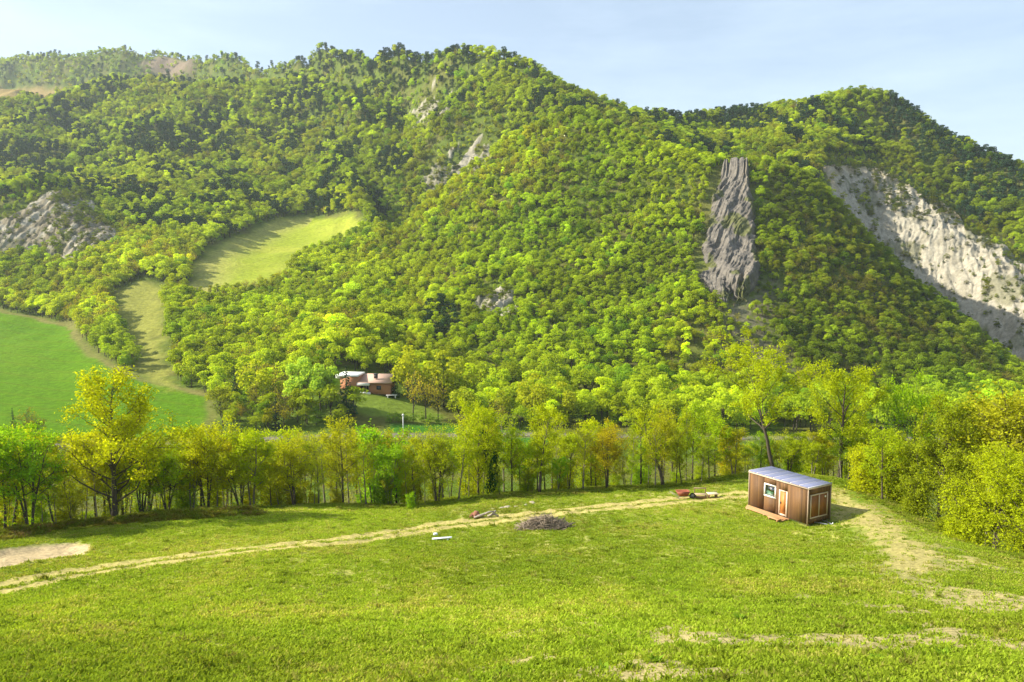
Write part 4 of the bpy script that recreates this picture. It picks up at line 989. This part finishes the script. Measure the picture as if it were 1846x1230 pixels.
def cabin():
    # local frame: x along the long wall from the near corner to the far left corner, -y out of the long wall
    ang = math.atan2(cd[1], cd[0])
    t = thing('wooden_cabin', 'small brown plank-clad cabin on a trailer chassis with grey-blue panelled roof, on the meadow', 'cabin', (CX, CY, CZ), ang)
    # with +x = cd, the inside of the cabin lies at -y (cn)
    sy = -1.0 if (np.array([-cd[1], cd[0]])@cn) < 0 else 1.0
    def B(mb, x0, x1, y0, y1, z0, z1, bev=0):
        return mb.box(((x0+x1)/2, sy*(y0+y1)/2, (z0+z1)/2), (abs(x1-x0), abs(y1-y0), abs(z1-z0)), bev=bev)
    L_, W_, H_ = CL, CWD, CH
    pl = plank_mat(); pale = simple('pale_trim_wood', (.62, .48, .34), .7, 0, .12, 8, .1); orange = simple('orange_door_wood', (.50, .19, .042), .55, 0, .12, 3, .05, (1, 1, .3)); 
    dark = simple('dark_edge_wood', (.10, .055, .03), .75, 0, .2, 5); whitep = simple('white_window_paint', (.80, .76, .66), .5, 0, .04, 5)
    metal = simple('galvanised_steel', (.45, .45, .46), .4, .8, .1, 6); blk = simple('black_rubber', (.02, .02, .02), .8)
    amber = simple('amber_panel_wood', (.27, .10, .02), .6, 0, .15, 3, .05, (1, 1, .3))
    # walls as one shell with door and window openings on the long side
    m = MB(); z0 = .16
    wx = (2.80, 3.90, 1.25, 2.22)         # window: x from near corner, z
    dx = (1.78, 2.48, .20, 2.06)          # door
    th = .10
    B(m, 0, dx[0], 0, th, z0, H_); B(m, dx[0], dx[1], 0, th, dx[3], H_); B(m, dx[1], wx[0], 0, th, z0, H_); B(m, wx[0], wx[1], 0, th, z0, wx[2]); B(m, wx[0], wx[1], 0, th, wx[3], H_); B(m, wx[1], L_, 0, th, z0, H_)
    B(m, 0, L_, W_-th, W_, z0, H_); B(m, L_-th, L_, th, W_-th, z0, H_)
    B(m, 0, th, th, W_-th, z0, .50); B(m, 0, th, th, W_-th, 2.25, H_); B(m, 0, th, th, .22, .5, 2.25); B(m, 0, th, W_-.30, W_-th, .5, 2.25)
    m.obj('wall', pl, t)
    m = MB(); B(m, th, L_-th, th, W_-th, .2, .28); m.obj('floor_deck', dark, t)
    m = MB()
    for (a, b_) in ((0, 0), (L_, 0), (0, W_)): B(m, a-.035, a+.035, b_-.035, b_+.035, .05, H_+.003)
    m.obj('corner_trim', simple('grey_brown_trim', (.34, .25, .17), .7, 0, .15, 8), t)
    m = MB(); B(m, -.06, L_+.06, -.06, W_+.06, H_, H_+.07); rf = m.obj('roof', simple('roof_edge_wood', (.55, .42, .30), .7), t)
    solar = simple('grey_blue_panel', (.19, .205, .31), .5, .1, .15, 2.0, 0)
    n = 7; wd = (L_+.04)/n
    for i in range(n):
        m = MB(); B(m, -.02+i*wd+.015, -.02+(i+1)*wd-.015, -.02, W_+.02, H_+.10, H_+.15, .01); pn = m.obj('roof_panel', solar, rf)
    m = MB()
    for i in range(n+1): B(m, -.02+i*wd-.03, -.02+i*wd+.03, -.03, W_+.03, H_+.07, H_+.163)
    m.obj('panel_rail', simple('pale_rail', (.55, .53, .56), .4, .3), rf)
    # window
    m = MB(); f = .10; x0, x1, a, b = wx
    B(m, x0, x1, -.03, .06, a, a+f); B(m, x0, x1, -.03, .06, b-f, b); B(m, x0, x0+f, -.03, .06, a+f, b-f); B(m, x1-f, x1, -.03, .06, a+f, b-f); w = m.obj('window', whitep, t)
    gl, gN, gL, gp = nodes_of('window_glass'); gN.remove(gp)
    g1_ = gN.new('ShaderNodeBsdfTransparent'); g1_.inputs[0].default_value = (.62, .78, .68, 1); g2_ = gN.new('ShaderNodeBsdfGlossy'); g2_.inputs['Roughness'].default_value = .03; g3_ = gN.new('ShaderNodeMixShader'); g3_.inputs[0].default_value = .22
    gL.new(g1_.outputs[0], g3_.inputs[1]); gL.new(g2_.outputs[0], g3_.inputs[2]); gL.new(g3_.outputs[0], gN['Material Output'].inputs['Surface'])
    m = MB(); B(m, x0+f, x1-f, .02, .035, a+f, b-f); m.obj('pane', gl, w)
    m = MB(); B(m, x0+.35, x1-.06, .09, .12, a+.08, a+.42); m.obj('curtain', simple('white_curtain', (.8, .8, .76), .9), w)
    # door
    m = MB(); x0, x1, a, b = dx; f = .09
    B(m, x0-.03, x0+f, -.04, .06, a, b); B(m, x1-f, x1+.03, -.04, .06, a, b); B(m, x0+f, x1-f, -.04, .06, b-f, b); B(m, x0+f, x1-f, -.04, .06, a, a+.12); fr = m.obj('door_frame', pale, t)
    m = MB(); B(m, x0+f, x1-f, -.01, .04, a+.12, b-f); B(m, x0+f+.08, x1-f-.08, -.022, -.01, a+.3, b-.25); d = m.obj('door', orange, t)
    m = MB(); B(m, x1-f-.10, x1-f-.05, -.07, -.02, 1.05, 1.2, .01); m.obj('handle', blk, d)
    # double doors in the end wall (near short side, x = 0)
    y0, y1, a, b = .24, W_-.32, .52, 2.22; f = .075
    m = MB(); B(m, -.03, .05, y0, y1, a, a+f); B(m, -.03, .05, y0, y1, b-f, b); B(m, -.03, .05, y0, y0+f, a+f, b-f); B(m, -.03, .05, y1-f, y1, a+f, b-f); ym = (y0+y1)/2; B(m, -.03, .05, ym-f/2, ym+f/2, a+f, b-f); m.obj('double_door_frame', pale, t)
    for (p, q) in ((y0+f, ym-f/2), (ym+f/2, y1-f)):
        m = MB(); B(m, 0.0, .04, p, q, a+f, b-f); B(m, -.012, 0.0, p+.07, q-.07, a+.2, b-.2); m.obj('double_door', amber, t)
    m = MB(); B(m, -.06, -.012, y1-.36, y1-.22, b-.36, b-.22, .03); m.obj('door_lamp', whitep, t)
    # chassis, drawbar, wheels
    m = MB(); B(m, .05, L_-.05, .15, .27, .02, .16); B(m, .05, L_-.05, W_-.27, W_-.15, .02, .16)
    for s in (0, 1):
        m.tube([(.1, sy*(.75 if s == 0 else W_-.75), .2), (-1.15, sy*(W_/2+(-.08 if s == 0 else .08)), .26)], [.045, .045], 6)
    m.tube([(-1.1, sy*W_/2, .26), (-1.5, sy*W_/2, .28)], [.07, .05], 8); m.obj('drawbar', metal, t)
    m = MB(); m.tube([(-1.25, sy*W_/2+.12, .5), (-1.25, sy*W_/2+.12, .10)], [.03, .03], 8)
    m.box((-1.25, sy*W_/2+.12, .08), (.2, .06, .2)); m.obj('jockey_wheel', metal, t, True)
    # deck planks and step in front
    m = MB()
    for i in range(4): m.box((L_-1.95+.02*i, -sy*(.14+.17*i), .14-.012*i), (3.9-.25*i, .155, .04), bev=.01)
    for i in range(3): m.box((L_-.5-i*1.6, -sy*.4, .06), (.1, .7, .08))
    o = m.obj('plank_walkway', simple('raw_pine_planks', (.50, .26, .11), .7, 0, .15, 6, .1, (1, 6, 6)))
    thing('plank_walkway', 'low walkway of orange raw planks along the foot of the cabin wall', 'walkway', (CX, CY, CZ), ang, None, o)
    m = MB(); m.box((0, 0, .17), (.95, .36, .05), bev=.01); m.box((-.36, 0, .07), (.06, .30, .16)); m.box((.36, 0, .07), (.06, .30, .16))
    o = m.obj('door_step', bpy.data.materials['raw_pine_planks'])
    c = np.array([CX, CY])+cd*(2.1)-cn*.95
    thing('door_step', 'low wooden step lying in front of the orange cabin door', 'step', (c[0], c[1], CZ+.02), ang, None, o)
cabin()

# ------------------------------------------------------------------ small things on the meadow
def wheelbarrow():
    x, y = world_at(1231, 899); z = h1(x, y)
    t = thing('wheelbarrow', 'rusty red wheelbarrow with black wheel, tipped up beside the track end', 'wheelbarrow', (x, y, z), R(4))
    red = simple('rusty_red_steel', (.30, .085, .045), .7, 0, .3, 6); blk = simple('tyre_black', (.015, .015, .015), .8); st = simple('grey_tube_steel', (.30, .29, .27), .5, .4)
    # tray: flared open tub
    lo = np.array([(-.33, -.22, .28), (.33, -.22, .28), (.33, .22, .28), (-.33, .22, .28)]); hi = np.array([(-.55, -.33, .68), (.50, -.33, .68), (.50, .33, .68), (-.55, .33, .68)])
    V = np.concatenate([lo, hi, lo*[.93, .9, 1]+[0, 0, .03], hi*[.96, .94, 1]])
    q = [(0, 3, 2, 1)]+[(i, (i+1) % 4, 4+(i+1) % 4, 4+i) for i in range(4)]+[(4+i, 4+(i+1) % 4, 12+(i+1) % 4, 12+i) for i in range(4)]+[(12+i, 12+(i+1) % 4, 8+(i+1) % 4, 8+i) for i in range(4)]+[(8, 9, 10, 11)]
    MB().add(V, [np.array(q)]).obj('tray', red, t)
    m = MB()
    for s in (-1, 1): m.tube([(-1.0, s*.30, .55), (-.3, s*.24, .25), (.35, s*.12, .24), (.80, s*.08, .22)], [.02]*4, 6)
    m.obj('frame', st, t, True)
    for s in (-1, 1): MB().tube([(-.35, s*.25, .27), (-.42, s*.27, 0), (-.25, s*.26, .0)], [.018]*3, 6).obj('leg', st, t, True)
    th = np.linspace(0, 2*np.pi, 21); m = MB(); m.tube(np.stack([.78+.20*np.cos(th), 0*th, .23+.20*np.sin(th)], 1), [.055]*21, 8); w = m.obj('wheel', blk, t, True)
    MB().tube([(.78, -.05, .23), (.78, .05, .23)], [.14, .14], 12).obj('rim', st, w, True)
wheelbarrow()
def bench():
    x, y = world_at(1263, 900); z = h1(x, y)
    t = thing('wooden_bench', 'rough wooden bench frame with raised back rail, right of the wheelbarrow', 'bench', (x, y, z), R(-3))
    wd = simple('greyed_timber', (.42, .31, .18), .85, 0, .2, 7, .1, (1, 8, 8)); dk = simple('brown_timber', (.20, .12, .06), .85, 0, .2, 7)
    MB().box((0, .1, .36), (.92, .5, .05), bev=.01).obj('seat', wd, t); MB().box((0, -.15, .17), (.86, .05, .22), bev=.01).obj('apron', dk, t)
    MB().box((0, .33, .78), (1.0, .05, .09), bev=.01).obj('back_rail', wd, t)
    for sx in (-1, 1):
        for sy in (-1, 1): MB().box((sx*.43, .1+sy*.22, .18 if sy < 0 else .4), (.07, .07, .36 if sy < 0 else .8), bev=.008).obj('leg', dk, t)
    x, y = world_at(1284, 898); z = h1(x, y)
    t = thing('trestle_table', 'low table of pale boards standing right of the bench frame', 'table', (x, y, z), R(5))
    MB().box((0, 0, .34), (.85, .6, .05), bev=.01).obj('table_top', simple('pale_boards', (.66, .54, .34), .8, 0, .12, 6, .1, (1, 8, 8)), t)
    for sx in (-1, 1): MB().box((sx*.3, 0, .16), (.07, .5, .32), bev=.008).obj('leg', dk, t)
bench()
def brush():
    x, y = world_at(981, 952); z = h1(x, y); rg = np.random.default_rng(9); m = MB()
    for k in range(620):
        th = rg.uniform(0, 6.28); r = rg.random()**.6; px, py = 1.7*r*math.cos(th), .95*r*math.sin(th); top = .72*(1-r*r)+.08; pz = rg.uniform(.05, 1)*top
        up = .9 if rg.random() < .16 else .0; d = unit(np.array([rg.normal(0, 1), rg.normal(0, .7), rg.normal(.05, .3)+up])); Lh = rg.uniform(.4, 1.25)
        c = np.array([px, py, pz]); r0 = rg.uniform(.012, .032); b1 = c+rg.normal(0, .07, 3); m.tube([c-d*Lh*.5, b1, c+d*Lh*.5], [r0, r0*.8, r0*.3], 4)
        if k % 2: m.tube([b1, b1+d*Lh*.25+rg.normal(0, .16, 3)], [r0*.5, .004], 3)
    o = m.obj('brush_pile', simple('dry_grey_twigs', (.25, .195, .135), .9, 0, .4, 3))
    V = np.empty(len(o.data.vertices)*3); o.data.vertices.foreach_get('co', V); V = V.reshape(-1, 3); V[:, 2] = np.maximum(V[:, 2], -.02); o.data.vertices.foreach_set('co', V.ravel())
    thing('brush_pile', 'long heap of cut dry brushwood beside the dirt track', 'brush pile', (x, y, z), R(4), None, o)
brush()
def logs():
    bark = simple('grey_log', (.30, .26, .21), .9, 0, .3, 7, .2); rusty = simple('red_brown_stump', (.24, .10, .055), .9, 0, .35, 7, .3)
    x, y = world_at(858, 934); z = h1(x, y); rg = np.random.default_rng(3); m = MB()
    m.tube([(0, 0, .0), (.02, 0, .25), (.06, .02, .46)], [.30, .26, .16], 9)
    for k in range(7):
        th = k*.9; m.tube([(0, 0, .2), (.3*math.cos(th), .3*math.sin(th), .22+.1*rg.random()), (.55*math.cos(th), .5*math.sin(th), .03)], [.09, .06, .02], 5)
    o = m.obj('tree_stump', rusty); thing('tree_stump', 'reddish-brown uprooted stump in the grass, left end of the fallen wood', 'stump', (x, y, z), 0, None, o)
    x, y = world_at(872, 934); z = h1(x, y); m = MB(); m.tube([(-.7, -.1, .06), (-.2, 0, .18), (.4, .1, .36), (.75, .15, .40)], [.07, .09, .08, .04], 7); m.tube([(.1, 0, .26), (.3, -.2, .45)], [.04, .015], 5)
    o = m.obj('fallen_branch', bark); thing('fallen_branch', 'thick grey branch lying against the stump', 'branch', (x, y, z), R(6), None, o)
    x, y = world_at(889, 932); z = h1(x, y); m = MB(); m.tube([(-.4, 0, .03), (-.05, 0, .16), (.18, 0, .45)], [.06, .10, .07], 7); m.tube([(.05, 0, .2), (.4, .05, .05)], [.09, .05], 6)
    o = m.obj('root_piece', bark); thing('root_piece', 'short pale forked root, right end of the fallen wood', 'root', (x, y, z), R(-8), None, o)
    x, y = world_at(797, 974); z = h1(x, y); o = MB().box((0, 0, .13), (1.22, .30, .07), rx=R(-8), ry=R(-3), bev=.02).box((-.35, 0, .05), (.10, .25, .1)).box((.35, 0, .05), (.10, .25, .1)).obj('white_board', simple('white_board_paint', (.80, .80, .82), .5, 0, .05, 5))
    thing('white_board', 'white board lying low in the grass below the track', 'board', (x, y, z), R(5), None, o)
    x, y = world_at(785, 966); z = h1(x, y); o = MB().box((0, 0, .08), (.26, .22, .16), rz=.3, bev=.03).obj('white_block', bpy.data.materials['white_board_paint'])
    thing('white_block', 'small white block behind the left end of the white board', 'block', (x, y, z), 0, None, o)
logs()
def stones():
    # pale stones in the grass at the meadow edge above the fallen wood
    import bmesh
    mt = simple('pale_stone', (.36, .31, .21), .9, 0, .2, 5, .2)
    for i, (u, v, s) in enumerate([(915, 916, .22), (903, 917, .2), (930, 914, .18), (890, 918, .14), (948, 911, .15), (960, 907, .24)]):
        bm = bmesh.new(); bmesh.ops.create_icosphere(bm, subdivisions=2, radius=s); rg = np.random.default_rng(i+70)
        for w_ in bm.verts: w_.co = Vector((w_.co.x*1.5, w_.co.y, w_.co.z*.55))*(1+.22*rg.normal())
        me = bpy.data.meshes.new('stone'); bm.to_mesh(me); bm.free(); me.materials.append(mt)
        x, y = world_at(u, v); o = obj('stone', me); thing('stone', 'pale stone lying in the grass above the fallen wood by the wood edge', 'stone', (x, y, h1(x, y)-.03), i, 'pale stones at the meadow edge', o)
stones()

# ------------------------------------------------------------------ grass on the meadow
def tuft(seed, n, h, spread):
    rg = np.random.default_rng(seed); V, Fq, lv = [], [], []
    for k in range(n):
        th = rg.uniform(0, 6.28); r = spread*rg.random(); b = np.array([r*math.cos(th), r*math.sin(th), -.02]); w = rg.uniform(.006, .012)*1.6
        ph = rg.uniform(0, 6.28); d = np.array([math.cos(ph), math.sin(ph), 0]); s = np.array([-d[1], d[0], 0]); hh = h*rg.uniform(.55, 1.1); ln = rg.uniform(.2, .8)
        p1 = b+[0, 0, hh*.55]+d*ln*hh*.25; p2 = b+[0, 0, hh*(1-.3*ln)]+d*ln*hh*.8
        i = len(V); V += [b-s*w, b+s*w, p1+s*w*.8, p1-s*w*.8, p2]; Fq.append((i, i+1, i+2, i+3)); q = rg.random(); lv += [q]*5
        Fq.append((i+3, i+2, i+4, i+4))
    quad = np.array([f for f in Fq if f[2] != f[3]]); tri = np.array([f[:3] for f in Fq if f[2] == f[3]])
    return np_mesh('tuft', np.array(V), [quad, tri], [M['blade']], None, {'lv': ('FLOAT', lv)})
def weeds():
    rg = np.random.default_rng(77); ms = []
    for k in range(3):
        V, Q, lv = [], [], []
        for j in range(34):
            th = rg.uniform(0, 6.28); el = rg.uniform(.25, 1.3); L_ = rg.uniform(.14, .34); d = np.array([math.cos(th)*math.cos(el), math.sin(th)*math.cos(el), math.sin(el)]); sd_ = np.array([-math.sin(th), math.cos(th), 0]); w = L_*rg.uniform(.10, .17)
            b = rg.normal(0, .07, 3)*[1, 1, 0]; m_ = b+d*L_*.55; e = b+d*L_+np.array([0, 0, -.12*L_]); i = len(V)
            V += [b-sd_*w*.2, b+sd_*w*.2, m_+sd_*w, m_-sd_*w, e+sd_*w*.15, e-sd_*w*.15]; Q += [(i, i+1, i+2, i+3), (i+3, i+2, i+4, i+5)]; lv += [rg.random()]*6
        ms.append(np_mesh('weed', np.array(V), [np.array(Q)], [M['blade']], None, {'lv': ('FLOAT', lv)}))
    for (u, v) in [(1498, 1172), (1632, 1138), (905, 1214), (1180, 1196), (1420, 1150), (1580, 1195), (1745, 1110), (1330, 1120), (1090, 1210), (1290, 1165), (1700, 1185)]:
        x, y = world_at(u+rg.uniform(-6, 6), v); o = obj('weed', ms[rg.integers(0, 3)]); o['tint'] = [.72, .88, .9]
        thing('weed', 'dark green leafy weed standing out of the thin near grass', 'weed', (x, y, h1(x, y)), rg.uniform(0, 6), 'dark weeds in the near meadow', o); o.scale = (rg.uniform(.55, 1.05),)*3
weeds()
def grass():
    protos = [tuft(1, 22, .13, .16), tuft(2, 26, .10, .20), tuft(3, 18, .19, .12), tuft(4, 30, .30, .16)]
    n = 150000
    Y = 9+ (76-9)*rng.random(n)**1.25; a = rng.uniform(-.80, .80, n); X = a*(Y+3)
    by = brow_y(X, Y); k = Y < by+4
    X, Y, by = X[k], Y[k], by[k]; r = rng.random(len(X))
    n1 = .5+.5*fbm(X, Y, 14, 4, 101); n2 = .5+.5*fbm(X, Y, 2.4, 4, 105)
    dry = np.clip(sstep(32, 19, Y-X*.42+6*(n1-.5)), 0, 1)*sstep(-6, 3, X)*sstep(.46, .58, n2)
    dens = (1-.85*dry)*(1-.95*(pldist(TRACK, X, Y) < 1.3)*(pldist(TRACK, X, Y) > .2))*(sdf(SAND, X, Y) > .1)*(1-.75*sstep(1.5, .5, np.minimum(pldist(TRACK2, X, Y), pldist(TRACK3, X, Y))))*(1-.5*(sdf(WORN, X, Y) < 0))
    cb = np.abs((X-cab_c[0])*cd[0]+(Y-cab_c[1])*cd[1]) < CL/2+.1; cb2 = np.abs((X-cab_c[0])*cn[0]+(Y-cab_c[1])*cn[1]) < CWD/2+.1
    dens *= ~(cb & cb2)
    ax_ = (X-CX)*cd[0]+(Y-CY)*cd[1]; dens *= ~((ax_ > -2.0) & (ax_ < 0) & (np.abs((X-cab_c[0])*cn[0]+(Y-cab_c[1])*cn[1]) < .9))
    k = r < dens; X, Y, by, n1, n2 = X[k], Y[k], by[k], n1[k], n2[k]; n = len(X); r = rng.random(n)
    idx = np.where(r < .45, 0, np.where(r < .8, 1, 2)); idx[(np.abs(Y-by-1) < 2.5) & (r > .45)] = 3; idx[rng.random(n) < .012] = 3
    berm_ = pldist(BERM, X, Y) < 1.4; idx[berm_] = 3
    s = rng.uniform(.7, 1.35, n)*(1+.004*(Y-20))*np.where(berm_, 1.35, 1); s3 = np.stack([s*1.15, s*1.15, s*np.interp(Y, [18, 45], [.68, .45])], 1)
    hue = .5+.5*fbm(X, Y, 3.5, 3, 401)
    tn = np.stack([.88+.24*hue, .94+.10*hue, .8+.3*hue], 1)*rng.uniform(.86, 1.14, (n, 1))*(.80+.5*n1)[:, None]
    straw = rng.random(n) < .10+.25*sstep(.5, .8, hue); tn[straw] *= np.array([1.3, 1.02, 2.6])
    tn[idx == 3] *= .70; tn[berm_ & (r < .5)] *= np.array([1.1, .75, 1.5])
    instancer('grass', np.stack([X, Y, chunked(H, X, Y)], 1), s3, rng.uniform(0, 6.28, n), idx, tn, protos, 'short spring grass with dry straw covering the sloping meadow', 'grass')
grass()

# ------------------------------------------------------------------ air
def haze():
    m = bpy.data.materials.new('haze_air'); m.use_nodes = True; N, L = m.node_tree.nodes, m.node_tree.links
    N.remove(N['Principled BSDF']); v = N.new('ShaderNodeVolumePrincipled'); v.inputs['Density'].default_value = HAZE; v.inputs['Color'].default_value = (.80, .90, 1.0, 1); v.inputs['Anisotropy'].default_value = .25
    L.new(v.outputs[0], N['Material Output'].inputs['Volume'])
    MB().box((0, 2900, 250), (14000, 6700, 800)).obj('haze', m, None, kind='stuff')
haze()
print('forest trees', nF)
